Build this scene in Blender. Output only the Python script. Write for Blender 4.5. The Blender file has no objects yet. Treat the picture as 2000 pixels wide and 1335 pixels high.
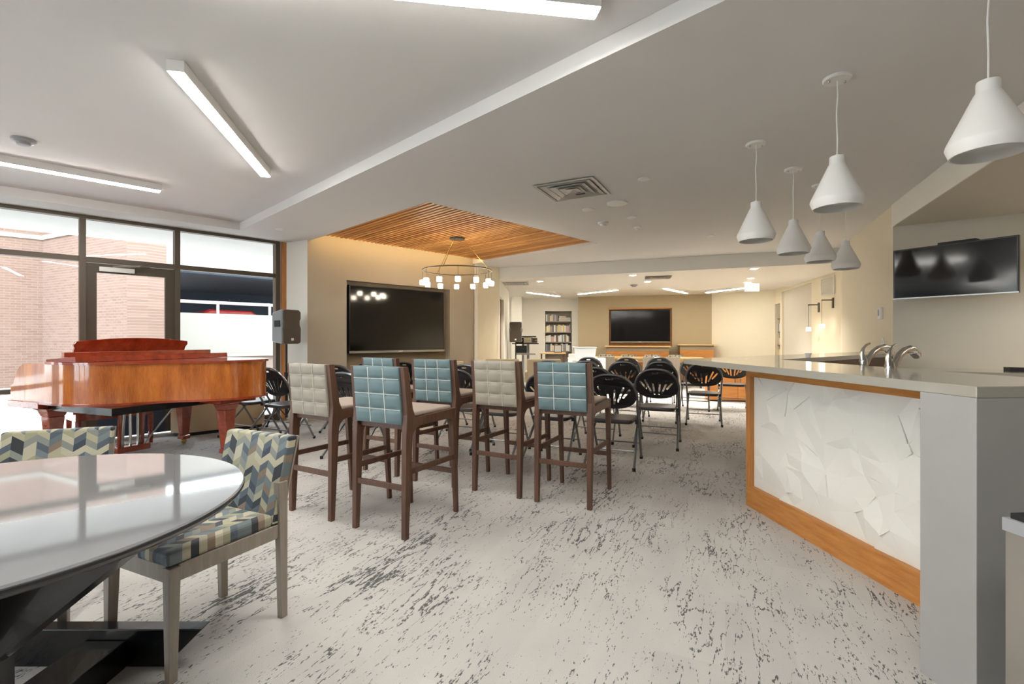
import bpy, bmesh, math, random
from math import sin, cos, pi, radians, sqrt, atan2
from mathutils import Vector, Matrix, geometry
S = bpy.context.scene
COL = S.collection
random.seed(7)

# ------------------------------------------------------------ camera, world, exposure
CAMH, FPX, CX, HY = 1.225, 957.0, 1000.0, 662.0
cd = bpy.data.cameras.new('camera'); cam = bpy.data.objects.new('camera', cd); COL.objects.link(cam)
cam.location = (0, 0, CAMH); cam.rotation_euler = (pi/2, 0, 0)
cd.sensor_width = 36; cd.lens = FPX/2000*36; cd.shift_y = -5.5/2000; cd.clip_start = .05; cd.clip_end = 300
S.camera = cam
S.view_settings.view_transform = 'Standard'; S.view_settings.look = 'None'
S.view_settings.exposure = 1.36; S.view_settings.gamma = 1.0
S.view_settings.use_curve_mapping = False
S.cycles.max_bounces = 6; S.cycles.diffuse_bounces = 4; S.cycles.glossy_bounces = 3
S.cycles.transparent_max_bounces = 8; S.cycles.sample_clamp_indirect = 6; S.cycles.caustics_reflective = False
S.cycles.caustics_refractive = False; S.cycles.use_adaptive_sampling = True; S.cycles.adaptive_threshold = .03
W = bpy.data.worlds.new('world'); S.world = W; W.use_nodes = True
bg = W.node_tree.nodes['Background']; bg.inputs[0].default_value = (.84, .92, 1.0, 1); bg.inputs[1].default_value = 4.6
sd = bpy.data.lights.new('sun', 'SUN'); sun = bpy.data.objects.new('sun', sd); COL.objects.link(sun)
sd.energy = .5; sd.angle = .02; sd.color = (1, .95, .88)
sun.rotation_euler = Vector((-.6, .35, -.8)).to_track_quat('-Z', 'Y').to_euler()

# ------------------------------------------------------------ helpers
def H(px, py, z):
    Y = (CAMH-z)*FPX/(py-HY); return Vector(((px-CX)/FPX*Y, Y, z))
def V2(x, y): return Vector((x, y))
UA = V2(sin(radians(44.3)), cos(radians(44.3))); VA = V2(UA.y, -UA.x)

def lin(c): return tuple(((x/255)/12.92 if x/255 <= .04045 else ((x/255+.055)/1.055)**2.4) for x in c)

class N:
    def __init__(s, name):
        s.m = bpy.data.materials.new(name); s.m.use_nodes = True; s.t = s.m.node_tree
        s.b = s.t.nodes['Principled BSDF']; s.o = s.t.nodes['Material Output']
    def n(s, typ, **k):
        x = s.t.nodes.new(typ)
        for a, b in k.items(): setattr(x, a, b)
        return x
    def l(s, a, b): s.t.links.new(a, b)
    def val(s, sock, v):
        if hasattr(v, 'links'): s.l(v, sock)
        else: sock.default_value = v
    def math(s, op, a, b=0, c=None):
        x = s.n('ShaderNodeMath', operation=op); s.val(x.inputs[0], a); s.val(x.inputs[1], b)
        if c is not None: s.val(x.inputs[2], c)
        return x.outputs[0]
    def mix(s, f, a, b, mode='MIX'):
        x = s.n('ShaderNodeMix', data_type='RGBA', blend_type=mode); s.val(x.inputs[0], f)
        s.val(x.inputs[6], a); s.val(x.inputs[7], b); return x.outputs[2]
    def coords(s, kind='Object', scale=(1, 1, 1), rot=(0, 0, 0)):
        t = s.n('ShaderNodeTexCoord'); m = s.n('ShaderNodeMapping'); m.inputs['Scale'].default_value = scale
        m.inputs['Rotation'].default_value = rot; s.l(t.outputs[kind], m.inputs[0]); return m.outputs[0]
    def noise(s, vec, scale, detail=2, rough=.5):
        x = s.n('ShaderNodeTexNoise'); x.inputs['Scale'].default_value = scale; x.inputs['Detail'].default_value = detail
        x.inputs['Roughness'].default_value = rough; s.l(vec, x.inputs['Vector']); return x.outputs['Fac']
    def ramp(s, fac, stops, const=False):
        x = s.n('ShaderNodeValToRGB'); e = x.color_ramp.elements
        if const: x.color_ramp.interpolation = 'CONSTANT'
        while len(e) < len(stops): e.new(.5)
        for i, (p, c) in enumerate(stops): e[i].position = p; e[i].color = (*c, 1)
        s.l(fac, x.inputs[0]); return x.outputs[0]
    def bump(s, h, strength=.2, dist=.01):
        x = s.n('ShaderNodeBump'); x.inputs['Strength'].default_value = strength; x.inputs['Distance'].default_value = dist
        s.l(h, x.inputs['Height']); s.l(x.outputs[0], s.b.inputs['Normal'])

def mat(name, c, rough=.5, metal=0., spec=.5, coat=0., noise=0., nscale=8., bump=0., bscale=60., emit=0., ecol=None):
    k = N(name); col = (*lin(c), 1)
    k.b.inputs['Base Color'].default_value = col; k.b.inputs['Roughness'].default_value = rough
    k.b.inputs['Metallic'].default_value = metal; k.b.inputs['Specular IOR Level'].default_value = spec
    k.b.inputs['Coat Weight'].default_value = coat; k.b.inputs['Coat Roughness'].default_value = .04
    if noise:
        f = k.noise(k.coords(), nscale, 4)
        d = tuple(x*(1-noise) for x in col[:3])+(1,); e = tuple(min(1, x*(1+noise)) for x in col[:3])+(1,)
        k.l(k.mix(f, d, e), k.b.inputs['Base Color'])
    if bump: k.bump(k.noise(k.coords(), bscale, 3), bump, .004)
    if emit:
        k.b.inputs['Emission Color'].default_value = (*lin(ecol or c), 1); k.b.inputs['Emission Strength'].default_value = emit
    return k.m

def wood(name, c1, c2, rough=.4, scale=(1, 12, 12), coat=0., ns=3., bump=.05):
    k = N(name); v = k.coords('Object', scale)
    f = k.noise(v, ns, 6, .6); g = k.noise(k.coords('Object', tuple(a*4 for a in scale)), ns*3, 3)
    m = k.math('ADD', k.math('MULTIPLY', f, .75), k.math('MULTIPLY', g, .25))
    k.l(k.ramp(m, [(.3, lin(c1)), (.68, lin(c2))]), k.b.inputs['Base Color'])
    k.b.inputs['Roughness'].default_value = rough; k.b.inputs['Coat Weight'].default_value = coat; k.b.inputs['Coat Roughness'].default_value = .03
    if bump: k.bump(m, bump, .003)
    return k.m

def chevron(name, ax):
    k = N(name); t = k.n('ShaderNodeTexCoord'); sp = k.n('ShaderNodeSeparateXYZ'); k.l(t.outputs['Object'], sp.inputs[0])
    u = sp.outputs[0]; v = sp.outputs[ax]
    a = k.math('DIVIDE', k.math('ADD', u, 10), .046); col = k.math('FLOOR', a)
    tri = k.math('ABSOLUTE', k.math('SUBTRACT', k.math('MODULO', a, 2), 1))
    r = k.math('FLOOR', k.math('ADD', k.math('DIVIDE', v, .031), k.math('MULTIPLY', tri, .95)))
    cb = k.n('ShaderNodeCombineXYZ'); k.l(col, cb.inputs[0]); k.l(r, cb.inputs[1])
    w = k.n('ShaderNodeTexWhiteNoise', noise_dimensions='2D'); k.l(cb.outputs[0], w.inputs[0])
    cs = [(176, 170, 146), (104, 114, 118), (62, 70, 82), (190, 184, 162), (138, 142, 136), (84, 96, 106), (134, 116, 100), (160, 158, 132), (48, 52, 58), (118, 128, 132)]
    k.l(k.ramp(w.outputs[0], [(i/len(cs), lin(c)) for i, c in enumerate(cs)], True), k.b.inputs['Base Color'])
    k.b.inputs['Roughness'].default_value = .7
    k.bump(k.noise(k.coords(), 500, 1), .15, .001)
    return k.m

def carpet():
    k = N('carpet'); A = radians(23.5)
    t = k.n('ShaderNodeTexCoord'); m = k.n('ShaderNodeMapping'); m.inputs['Rotation'].default_value = (0, 0, A)
    k.l(t.outputs['Object'], m.inputs[0])
    def st(sx, sy):
        q = k.n('ShaderNodeMapping'); q.inputs['Scale'].default_value = (sx, sy, 1); k.l(m.outputs[0], q.inputs[0]); return q.outputs[0]
    dens = k.noise(st(.9, .5), 1.6, 2)
    n1 = k.noise(st(19, 3.6), 1.0, 4, .55)
    line = k.math('SUBTRACT', 1, k.math('MULTIPLY', k.math('ABSOLUTE', k.math('SUBTRACT', n1, .5)), 34))
    brk = k.noise(st(120, 42), 1.0, 3, .62)
    patch = k.noise(st(5, 2.2), 1.0, 2)
    sc = k.math('ADD', k.math('ADD', line, k.math('MULTIPLY', k.math('SUBTRACT', brk, .5), 5.6)), k.math('MULTIPLY', k.math('SUBTRACT', k.math('ADD', dens, patch), 1.06), 3.0))
    dark = k.ramp(sc, [(.62, (0, 0, 0)), (.88, (1, 1, 1))])
    blot = k.noise(st(2.2, 1.2), 2.0, 3)
    fine = k.noise(st(1, 1), 420, 2)
    base = k.ramp(blot, [(.3, lin((184, 181, 178))), (.7, lin((204, 201, 197)))])
    base = k.mix(.5, base, k.ramp(fine, [(.3, lin((168, 165, 162))), (.7, lin((220, 217, 213)))]), 'MIX')
    tile = k.n('ShaderNodeTexBrick'); tile.offset = .5; tile.inputs['Scale'].default_value = 1
    for nm, v in (('Mortar Size', 0), ('Brick Width', 1.0), ('Row Height', .25), ('Bias', 0)): tile.inputs[nm].default_value = v
    tile.inputs['Color1'].default_value = (.93, .93, .93, 1); tile.inputs['Color2'].default_value = (1.0, 1.0, 1.0, 1)
    rr = k.n('ShaderNodeMapping'); rr.inputs['Rotation'].default_value = (0, 0, radians(90)); k.l(m.outputs[0], rr.inputs[0]); k.l(rr.outputs[0], tile.inputs['Vector'])
    base = k.mix(1, base, tile.outputs['Color'], 'MULTIPLY')
    k.l(k.mix(k.math('MULTIPLY', dark, .85), base, (*lin((70, 70, 72)), 1)), k.b.inputs['Base Color'])
    k.b.inputs['Roughness'].default_value = .95; k.b.inputs['Specular IOR Level'].default_value = .1
    hgt = k.math('ADD', k.math('MULTIPLY', fine, .4), k.math('MULTIPLY', dark, -1.0))
    k.bump(hgt, .5, .006)
    return k.m

def glassmat():
    k = N('window_glass'); tr = k.n('ShaderNodeBsdfTransparent'); gl = k.n('ShaderNodeBsdfGlossy'); gl.inputs['Roughness'].default_value = 0
    tr.inputs[0].default_value = (.93, .95, .95, 1)
    fr = k.n('ShaderNodeFresnel'); fr.inputs[0].default_value = 1.22; mx = k.n('ShaderNodeMixShader')
    k.l(fr.outputs[0], mx.inputs[0]); k.l(tr.outputs[0], mx.inputs[1]); k.l(gl.outputs[0], mx.inputs[2]); k.l(mx.outputs[0], k.o.inputs[0])
    return k.m

def brickmat():
    k = N('exterior_brick'); t = k.n('ShaderNodeTexCoord'); b = k.n('ShaderNodeTexBrick'); k.l(t.outputs['UV'], b.inputs['Vector'])
    b.inputs['Scale'].default_value = 1; b.inputs['Brick Width'].default_value = .22; b.inputs['Row Height'].default_value = .07; b.inputs['Mortar Size'].default_value = .007
    b.inputs['Color1'].default_value = (*lin((122, 98, 86)), 1); b.inputs['Color2'].default_value = (*lin((112, 88, 76)), 1)
    b.inputs['Mortar'].default_value = (*lin((128, 112, 102)), 1)
    k.l(b.outputs[0], k.b.inputs['Base Color']); k.b.inputs['Roughness'].default_value = .9
    return k.m

class MB:
    def __init__(s): s.v = []; s.f = []
    def add(s, vs, fs):
        n = len(s.v); s.v += [tuple(v) for v in vs]; s.f += [tuple(i+n for i in f) for f in fs]; return s
    def hexa(s, p):  # p: bottom 4 ccw, top 4 ccw
        return s.add(p, [(3, 2, 1, 0), (4, 5, 6, 7), (0, 1, 5, 4), (1, 2, 6, 5), (2, 3, 7, 6), (3, 0, 4, 7)])
    def box(s, x0, x1, y0, y1, z0, z1):
        return s.hexa([(x0, y0, z0), (x1, y0, z0), (x1, y1, z0), (x0, y1, z0), (x0, y0, z1), (x1, y0, z1), (x1, y1, z1), (x0, y1, z1)])
    def prism(s, poly, z0, z1):
        n = len(poly); vs = [(*p, z0) for p in poly]+[(*p, z1) for p in poly]
        fs = [tuple(range(n))[::-1], tuple(range(n, 2*n))]+[(i, (i+1) % n, n+(i+1) % n, n+i) for i in range(n)]
        return s.add(vs, fs)
    def ext(s, poly, x0, x1):  # poly in (y,z), extruded along x
        n = len(poly); vs = [(x0, *p) for p in poly]+[(x1, *p) for p in poly]
        fs = [tuple(range(n)), tuple(range(n, 2*n))[::-1]]+[(i, n+i, n+(i+1) % n, (i+1) % n) for i in range(n)]
        return s.add(vs, fs)
    def bar(s, p0, p1, w, d, w1=None, d1=None, up=(0, 0, 1)):
        p0 = Vector(p0); p1 = Vector(p1); w1 = w if w1 is None else w1; d1 = d if d1 is None else d1
        t = (p1-p0).normalized(); a = t.cross(Vector(up))
        if a.length < 1e-4: a = Vector((1, 0, 0))
        a.normalize(); b = a.cross(t).normalized()
        def ring(p, w, d): return [p-a*w/2-b*d/2, p+a*w/2-b*d/2, p+a*w/2+b*d/2, p-a*w/2+b*d/2]
        return s.hexa(ring(p0, w, d)+ring(p1, w1, d1))
    def leg(s, p0, p1, w0, d0, w1, d1):  # horizontal rect sections, p0 bottom
        def r(p, w, d): x, y, z = p; return [(x-w/2, y-d/2, z), (x+w/2, y-d/2, z), (x+w/2, y+d/2, z), (x-w/2, y+d/2, z)]
        return s.hexa(r(p0, w0, d0)+r(p1, w1, d1))
    def tube(s, pts, r, n=8, closed=False):
        P = [Vector(p) for p in pts]; m = len(P); vs = []; prev = None
        for i, p in enumerate(P):
            if closed: t = P[(i+1) % m]-P[i-1]
            else: t = P[min(i+1, m-1)]-P[max(i-1, 0)]
            t.normalize()
            if prev is None:
                a = t.cross(Vector((0, 0, 1)))
                if a.length < .05: a = t.cross(Vector((1, 0, 0)))
            else: a = prev-t*prev.dot(t)
            a.normalize(); prev = a; b = t.cross(a); rr = r[i] if isinstance(r, (list, tuple)) else r
            vs += [p+(a*cos(2*pi*j/n)+b*sin(2*pi*j/n))*rr for j in range(n)]
        fs = []
        for i in range(m if closed else m-1):
            k = (i+1) % m
            fs += [(i*n+j, i*n+(j+1) % n, k*n+(j+1) % n, k*n+j) for j in range(n)]
        if not closed: fs += [tuple(range(n))[::-1], tuple(range((m-1)*n, m*n))]
        return s.add(vs, fs)
    def lathe(s, prof, n=24, c=(0, 0, 0)):
        vs = []; m = len(prof)
        for r, z in prof: vs += [(c[0]+r*cos(2*pi*j/n), c[1]+r*sin(2*pi*j/n), c[2]+z) for j in range(n)]
        fs = [(i*n+j, i*n+(j+1) % n, (i+1)*n+(j+1) % n, (i+1)*n+j) for i in range(m-1) for j in range(n)]
        if prof[0][0] > 1e-5: fs.append(tuple(range(n))[::-1])
        if prof[-1][0] > 1e-5: fs.append(tuple(range((m-1)*n, m*n)))
        return s.add(vs, fs)
    def cyl(s, c, r, h, n=20): return s.lathe([(r, 0), (r, h)], n, c)
    def xf(s, M): s.v = [tuple(M @ Vector(v)) for v in s.v]; return s
    def mesh(s, name, m, smooth=False):
        me = bpy.data.meshes.new(name); me.from_pydata(s.v, [], s.f); me.validate()
        bm = bmesh.new(); bm.from_mesh(me); bmesh.ops.recalc_face_normals(bm, faces=bm.faces); bm.to_mesh(me); bm.free()
        if m: me.materials.append(m)
        if smooth:
            me.polygons.foreach_set('use_smooth', [True]*len(me.polygons)); me.set_sharp_from_angle(angle=radians(38))
        return me
    def build(s, name, m, parent=None, smooth=False, bev=0, seg=2):
        return mkobj(name, s.mesh(name, m, smooth), parent, bev, seg)

def mkobj(name, me, parent=None, bev=0, seg=2):
    o = bpy.data.objects.new(name, me); COL.objects.link(o)
    if parent: o.parent = parent
    if bev:
        b = o.modifiers.new('bevel', 'BEVEL'); b.width = bev; b.segments = seg; b.limit_method = 'ANGLE'; b.angle_limit = radians(40)
    return o

def fill(outer, holes, z0, z1):
    """slab polygon with holes between z0 and z1"""
    mb = MB(); loops = [outer]+list(holes)
    tris = geometry.tessellate_polygon([[Vector((p[0], p[1], 0)) for p in L] for L in loops])
    flat = [p for L in loops for p in L]; n = len(flat)
    vs = [(p[0], p[1], z0) for p in flat]+[(p[0], p[1], z1) for p in flat]
    fs = [tuple(t) for t in tris]+[tuple(i+n for i in t)[::-1] for t in tris]
    k = 0
    for L in loops:
        m = len(L)
        for i in range(m): fs.append((k+i, k+(i+1) % m, n+k+(i+1) % m, n+k+i))
        k += m
    return mb.add(vs, fs)

def tag(o, label=None, cat=None, group=None, kind=None):
    if label: o['label'] = label
    if cat: o['category'] = cat
    if group: o['group'] = group
    if kind: o['kind'] = kind
    return o
def thing(name, loc=(0, 0, 0), az=0, label=None, cat=None, group=None, kind=None):
    o = bpy.data.objects.new(name, None); COL.objects.link(o); o.location = (loc[0], loc[1], loc[2] if len(loc) > 2 else 0)
    o.rotation_euler = (0, 0, -az); o.empty_display_size = .1
    return tag(o, label, cat, group, kind)
def copy_tree(o, parent=None):
    c = o.copy(); COL.objects.link(c); c.parent = parent
    for ch in list(o.children): copy_tree(ch, c)
    return c
def struct(o): o['kind'] = 'structure'; return o
def az(d): return atan2(d[0], d[1])

def wall(name, p0, p1, z0, z1, th, m, holes=(), parent=None):
    """slab p0->p1, thickness th towards the left normal; holes (s0,s1,za,zb) in metres along it"""
    p0 = V2(*p0); p1 = V2(*p1); L = (p1-p0).length; t = (p1-p0)/L; nrm = V2(-t.y, t.x)*th; mb = MB()
    def blk(a, b, za, zb):
        if b-a < 1e-4 or zb-za < 1e-4: return
        q = [p0+t*a, p0+t*b, p0+t*b+nrm, p0+t*a+nrm]
        if th < 0: q = q[::-1]
        mb.hexa([(v.x, v.y, za) for v in q]+[(v.x, v.y, zb) for v in q])
    cur = 0
    for a, b, za, zb in sorted(holes):
        blk(cur, a, z0, z1); blk(a, b, z0, za); blk(a, b, zb, z1); cur = b
    blk(cur, L, z0, z1)
    return struct(mb.build(name, m, parent))
def on(p0, p1, s, off=0):
    p0 = V2(*p0); p1 = V2(*p1); t = (p1-p0).normalized(); return p0+t*s+V2(-t.y, t.x)*off
def sat(p0, p1, px):
    """distance along p0->p1 where image column px meets it"""
    k = (px-CX)/FPX; p0 = V2(*p0); t = (V2(*p1)-p0).normalized()
    return (k*p0.y-p0.x)/(t.x-k*t.y)

# ------------------------------------------------------------ materials
M = {}
M['ceil'] = mat('ceiling_paint', (220, 219, 218), .9, noise=.02, nscale=3)
M['white'] = mat('white_paint', (226, 223, 216), .7)
M['taupe'] = mat('taupe_paint', (178, 169, 152), .8, noise=.02)
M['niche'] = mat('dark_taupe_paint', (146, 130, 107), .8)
M['cream'] = mat('cream_paint', (224, 215, 192), .8, noise=.015)
M['offwhite'] = mat('off_white_paint', (232, 228, 218), .8)
M['greywall'] = mat('greige_paint', (204, 198, 184), .8, noise=.015)
M['tanwall'] = mat('tan_accent_paint', (170, 155, 126), .8, noise=.015)
M['carpet'] = carpet()
M['glass'] = glassmat()
M['bronze'] = mat('bronze_aluminium', (84, 74, 62), .45, .3)
M['doormetal'] = mat('bronze_door_aluminium', (74, 64, 52), .45, .3)
M['kick'] = mat('door_bottom_rail', (46, 52, 64), .4, .2)
M['brick'] = brickmat()
M['ext_white'] = mat('painted_concrete', (142, 138, 130), .9, noise=.04, nscale=1)
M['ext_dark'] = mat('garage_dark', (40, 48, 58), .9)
M['ext_ground'] = mat('pale_paving', (190, 186, 180), .9, noise=.05, nscale=2)
def slatwood():
    k = N('slat_oak'); oi = k.n('ShaderNodeObjectInfo'); t = k.n('ShaderNodeTexCoord'); m = k.n('ShaderNodeMapping'); m.inputs['Scale'].default_value = (1.2, 22, 22)
    cb = k.n('ShaderNodeCombineXYZ'); k.l(k.math('MULTIPLY', oi.outputs['Random'], 50), cb.inputs[0]); k.l(k.math('MULTIPLY', oi.outputs['Random'], 31), cb.inputs[1])
    k.l(cb.outputs[0], m.inputs['Location']); k.l(t.outputs['Object'], m.inputs[0])
    f = k.noise(m.outputs[0], 2.5, 5, .6); g = k.math('ADD', k.math('MULTIPLY', f, .6), k.math('MULTIPLY', oi.outputs['Random'], .4))
    k.l(k.ramp(g, [(.25, lin((176, 112, 52))), (.75, lin((236, 178, 106)))]), k.b.inputs['Base Color']); k.b.inputs['Roughness'].default_value = .5
    return k.m
M['slat'] = slatwood()
M['slatback'] = mat('slat_backing', (20, 14, 10), .9)
M['oak'] = wood('honey_oak', (168, 104, 46), (204, 142, 76), .45, (1.2, 14, 14))
M['oaky'] = wood('honey_oak_board', (168, 104, 46), (204, 142, 76), .45, (14, 1.2, 14))
M['oakv'] = wood('honey_oak_upright', (168, 106, 52), (200, 142, 82), .45, (14, 14, 1.2))
M['oakpale'] = wood('pale_oak', (206, 168, 112), (226, 192, 140), .5, (1.5, 14, 14))
M['walnut'] = wood('walnut_stain', (70, 46, 34), (104, 72, 54), .45, (16, 16, 1.5))
M['mahog'] = wood('flame_mahogany', (132, 58, 20), (206, 122, 50), .16, (5, 5, .7), coat=1., ns=2.2, bump=0)
M['mahogred'] = wood('red_mahogany', (120, 40, 20), (166, 70, 38), .18, (2, 6, 6), coat=1., ns=2., bump=0)
M['black'] = mat('black_lacquer', (14, 14, 15), .25, coat=.3)
M['blackmatte'] = mat('black_matte', (22, 22, 24), .6)
M['plastic'] = mat('black_moulded_plastic', (20, 19, 22), .28, spec=.6)
M['vinyl'] = mat('dark_vinyl', (52, 46, 48), .3, bump=.05, bscale=200)
M['tubegrey'] = mat('grey_steel_tube', (132, 134, 138), .3, .9)
M['tubedark'] = mat('dark_steel_tube', (58, 60, 64), .35, .8)
M['chrome'] = mat('brushed_nickel', (196, 194, 190), .22, 1.)
M['brass'] = mat('polished_brass', (190, 160, 90), .25, 1.)
M['steel'] = mat('stainless_steel', (190, 186, 180), .25, 1.)
M['rubber'] = mat('rubber', (24, 24, 24), .7)
M['screen'] = mat('tv_screen', (8, 7, 7), .09, spec=.6)
M['tvframe'] = mat('tv_bezel', (16, 15, 16), .3)
M['silver'] = mat('silver_trim', (170, 168, 164), .35, .8)
M['teal'] = mat('teal_leather', (100, 122, 127), .5, noise=.08, nscale=12, bump=.06, bscale=250)
M['putty'] = mat('putty_leather', (158, 151, 138), .5, noise=.07, nscale=12, bump=.06, bscale=250)
M['stitch'] = mat('pale_stitching', (216, 218, 212), .7)
M['stitch2'] = mat('ecru_stitching', (196, 190, 176), .7)
M['seatfab'] = mat('seat_fabric', (172, 156, 144), .8, noise=.05, bump=.1, bscale=300)
M['chev'] = chevron('chevron_fabric_back', 2); M['chevseat'] = chevron('chevron_fabric_seat', 1)
M['taupewood'] = wood('taupe_washed_wood', (136, 126, 116), (160, 150, 138), .5, (14, 14, 1.5))
M['tabletop'] = mat('glossy_table_laminate', (132, 134, 138), .05, spec=.8, coat=.7, noise=.03, nscale=5)
M['quartz'] = mat('quartz_counter', (158, 154, 144), .1, spec=.6, noise=.04, nscale=14)
M['concrete'] = mat('grey_quartz_panel', (156, 155, 152), .4, noise=.06, nscale=7)
M['panelwhite'] = mat('white_relief_panel', (232, 230, 222), .55)
M['pend'] = mat('white_enamel', (232, 231, 228), .45)
M['pendin'] = mat('white_enamel_inside', (222, 222, 222), .5)
M['lightbody'] = mat('white_fixture', (232, 231, 229), .5)
M['diff'] = mat('frosted_diffuser', (255, 252, 244), .4, emit=32)
M['difffar'] = mat('lit_diffuser', (255, 248, 234), .4, emit=30)
M['downl'] = mat('downlight_lens', (255, 238, 206), .4, emit=14)
M['bulb'] = mat('glowing_glass_cube', (255, 240, 216), .3, emit=18)
M['sconce'] = mat('sconce_glass', (255, 240, 214), .3, emit=5)
M['led'] = mat('led_strip', (255, 214, 140), .4, emit=8)
M['exitm'] = mat('exit_sign_face', (250, 246, 228), .4, emit=.5)
M['exitg'] = mat('exit_letters', (206, 214, 190), .5)
M['tanbench'] = mat('tan_laminate', (188, 164, 130), .45)
M['beige'] = mat('beige_upholstery', (200, 184, 152), .85, noise=.03)
M['spkgrey'] = mat('speaker_shell', (122, 128, 132), .5, bump=.1, bscale=300)
M['grille'] = mat('speaker_grille', (74, 64, 54), .6, bump=.3, bscale=600)
M['brownpanel'] = wood('brown_laminate', (74, 50, 36), (100, 70, 50), .4, (1.5, 10, 10))
M['paper'] = mat('paper_white', (206, 205, 202), .7)
M['greyplastic'] = mat('grey_plastic', (150, 152, 154), .5)
M['car'] = mat('red_car_paint', (170, 40, 36), .2, coat=1)
M['shelf'] = mat('grey_shelf', (150, 140, 128), .6)

# ============================================================ the setting
ZL, ZU, ZF = 2.70, 2.80, 2.46
C0, C1, C2, C3 = (-3.04, 7.28), (-.712, 9.668), (-.26, 10.1), (-.07, 12.85)
WO = V2(-3.6, 7.4); WEND = (-3.49, 7.51)
D0, D1, C5, E0, C7, K0 = (2.03, 15.0), (5.74, 14.08), (6.85, 12.8), (5.87, 8.75), (5.23, 7.76), (4.19, 5.39)
KEND = (7.63, 3.0); R1 = (8.0, -5.0); BB0 = WO+UA*(-11.0); BB1 = BB0+VA*12
outline = [WEND, BB0, BB1, R1, KEND, K0, C7, E0, C5, D1, D0, (2.11, 15.6), (-2.5, 15.7), (-2.5, 12.95), C3, C2, C1, C0]
fl = struct(MB().prism([tuple(p) for p in outline][::-1], -.1, 0).build('floor', M['carpet']))

# ceilings: low field with a raised tray and a slatted recess
T0 = V2(-3.68, 6.63)
tray = [T0, T0+VA*10.6, T0+VA*10.6-UA*9.6, T0-UA*9.6]
r0 = V2(-.909, 5.27)-VA*.0; c0 = V2(*C0); dn = (r0-c0).dot(VA); s0 = (r0-c0).dot(UA); LS = 3.20
q = lambda s, d: c0+UA*s+VA*d
rec = [q(s0, -.02), q(s0, dn), q(s0+LS, dn), q(s0+LS, -.02)]
low_outer = [(-13, 1), (-2.5, -11), (9, -6), (9, 4), (6.5, 9), (-.9, 12.2), (-4.6, 8.4)]
struct(fill([V2(*p) for p in low_outer], [tray, rec], ZL, ZU).build('ceiling', M['ceil']))
struct(MB().prism([tuple(p+(p-(tray[0]+tray[2])/2).normalized()*.06) for p in tray], ZU+.001, ZU+.06).build('ceiling_tray', M['ceil']))
struct(MB().prism([(-14, 0), (-2, -12.5), (10, -7), (10, 17), (-4, 17), (-4.6, 8.6)][::-1], 3.02, 3.2).build('ceiling_roof_slab', M['ceil']))
# recess backing with the slats as its pieces
back = struct(MB().prism([tuple(q(s0-.05, -.05)), tuple(q(s0-.05, dn+.05)), tuple(q(s0+LS+.05, dn+.05)), tuple(q(s0+LS+.05, -.05))], 2.90, 2.94).build('ceiling_slat_recess', M['slatback']))
sw = MB(); 
for nm, a, b, c, d in (('a', s0-.03, s0, -.05, dn+.03), ('b', s0+LS, s0+LS+.03, -.05, dn+.03), ('c', s0-.03, s0+LS+.03, dn, dn+.03)):
    P = [q(a, c), q(a, d), q(b, d), q(b, c)]; sw.prism([tuple(p) for p in P], ZU, 2.90)
sw.build('recess_side', M['white'], back)
nsl = 44; slen = dn-.30-.012
slat_me = MB().box(-slen/2, slen/2, -.018, .018, -.035, .035).mesh('slat', M['slat'])
for i in range(nsl):
    o = mkobj('slat', slat_me, back); p = q(s0+.035+(LS-.07)*i/(nsl-1), .30+slen/2)
    o.location = (p.x, p.y, 2.775); o.rotation_euler = (0, 0, atan2(VA.y, VA.x))
P = [q(s0+.03, .27), q(s0+.03, .295), q(s0+LS-.03, .295), q(s0+LS-.03, .27)]
MB().prism([tuple(p) for p in P], 2.80, 2.83).build('led_strip', M['led'], back)

# far room: dropped soffit, then its own ceiling
sof = [(-1.2, 10.49), (5.9, 7.70), (7.2, 7.6), (7.6, 11.25), (3.73, 12.06), (-.07, 12.85), (-.5, 12.9)]
struct(MB().prism(sof[::-1], ZF, 2.79).build('ceiling_soffit', M['white']))
struct(MB().prism([(-3, 12.4), (-.3, 12.4), (3.7, 11.7), (8, 10.9), (8, 16.5), (-3, 16.5)], 2.52, 2.6).build('ceiling_far_room', M['white']))
# kitchen header
kd = V2(-.392, -.92); kh = V2(*K0)+kd*4.1
struct(MB().prism([K0, tuple(kh), (9, kh.y-1.5), (9, 3.2), (7.63, 3.05)][::-1], ZF, 2.79).build('ceiling_kitchen', M['greywall']))
kq = MB(); n_ = V2(-.92, .392)*.012
kq.hexa([(*(V2(*K0)), ZF-.002), (*kh, ZF-.002), (*(kh+n_), ZF-.002), (*(V2(*K0)+n_), ZF-.002), (*(V2(*K0)), ZL+.03), (*kh, ZL+.03), (*(kh+n_), ZL+.03), (*(V2(*K0)+n_), ZL+.03)])
struct(kq.build('trim_1', M['offwhite']))

# walls
nic = (sat(C0, C1, 677), sat(C0, C1, 879))
wall('wall_left', C0, C1, 0, 3.02, .3, M['taupe'], [(nic[0], nic[1], .0, 2.155)])
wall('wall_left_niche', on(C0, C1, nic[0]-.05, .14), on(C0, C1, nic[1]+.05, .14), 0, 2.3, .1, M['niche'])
wall('wall_column', WEND, C0, 0, 3.02, .3, M['offwhite'])
wall('wall_pilaster', C1, C2, 0, 3.02, .4, M['cream'])
wall('trim_2', on(C1, C2, -.05, -.012), on(C1, C2, .03, -.012), 0, ZL, -.02, M['offwhite'])
wall('wall_passage', C2, C3, 0, 3.02, .15, M['offwhite'], [(.08, 1.06, 0, 2.12)])
d2 = thing('door_2', kind='structure')
wall('leaf', on(C2, C3, .06, .06), on(C2, C3, 1.08, .06), 0, 2.14, .05, wood('brown_door', (96, 66, 42), (120, 86, 58), .5, (10, 10, 1)), parent=d2)
wall('wall_far_return', C3, (-2.5, 12.95), 0, 3.02, .15, M['offwhite'])
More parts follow.
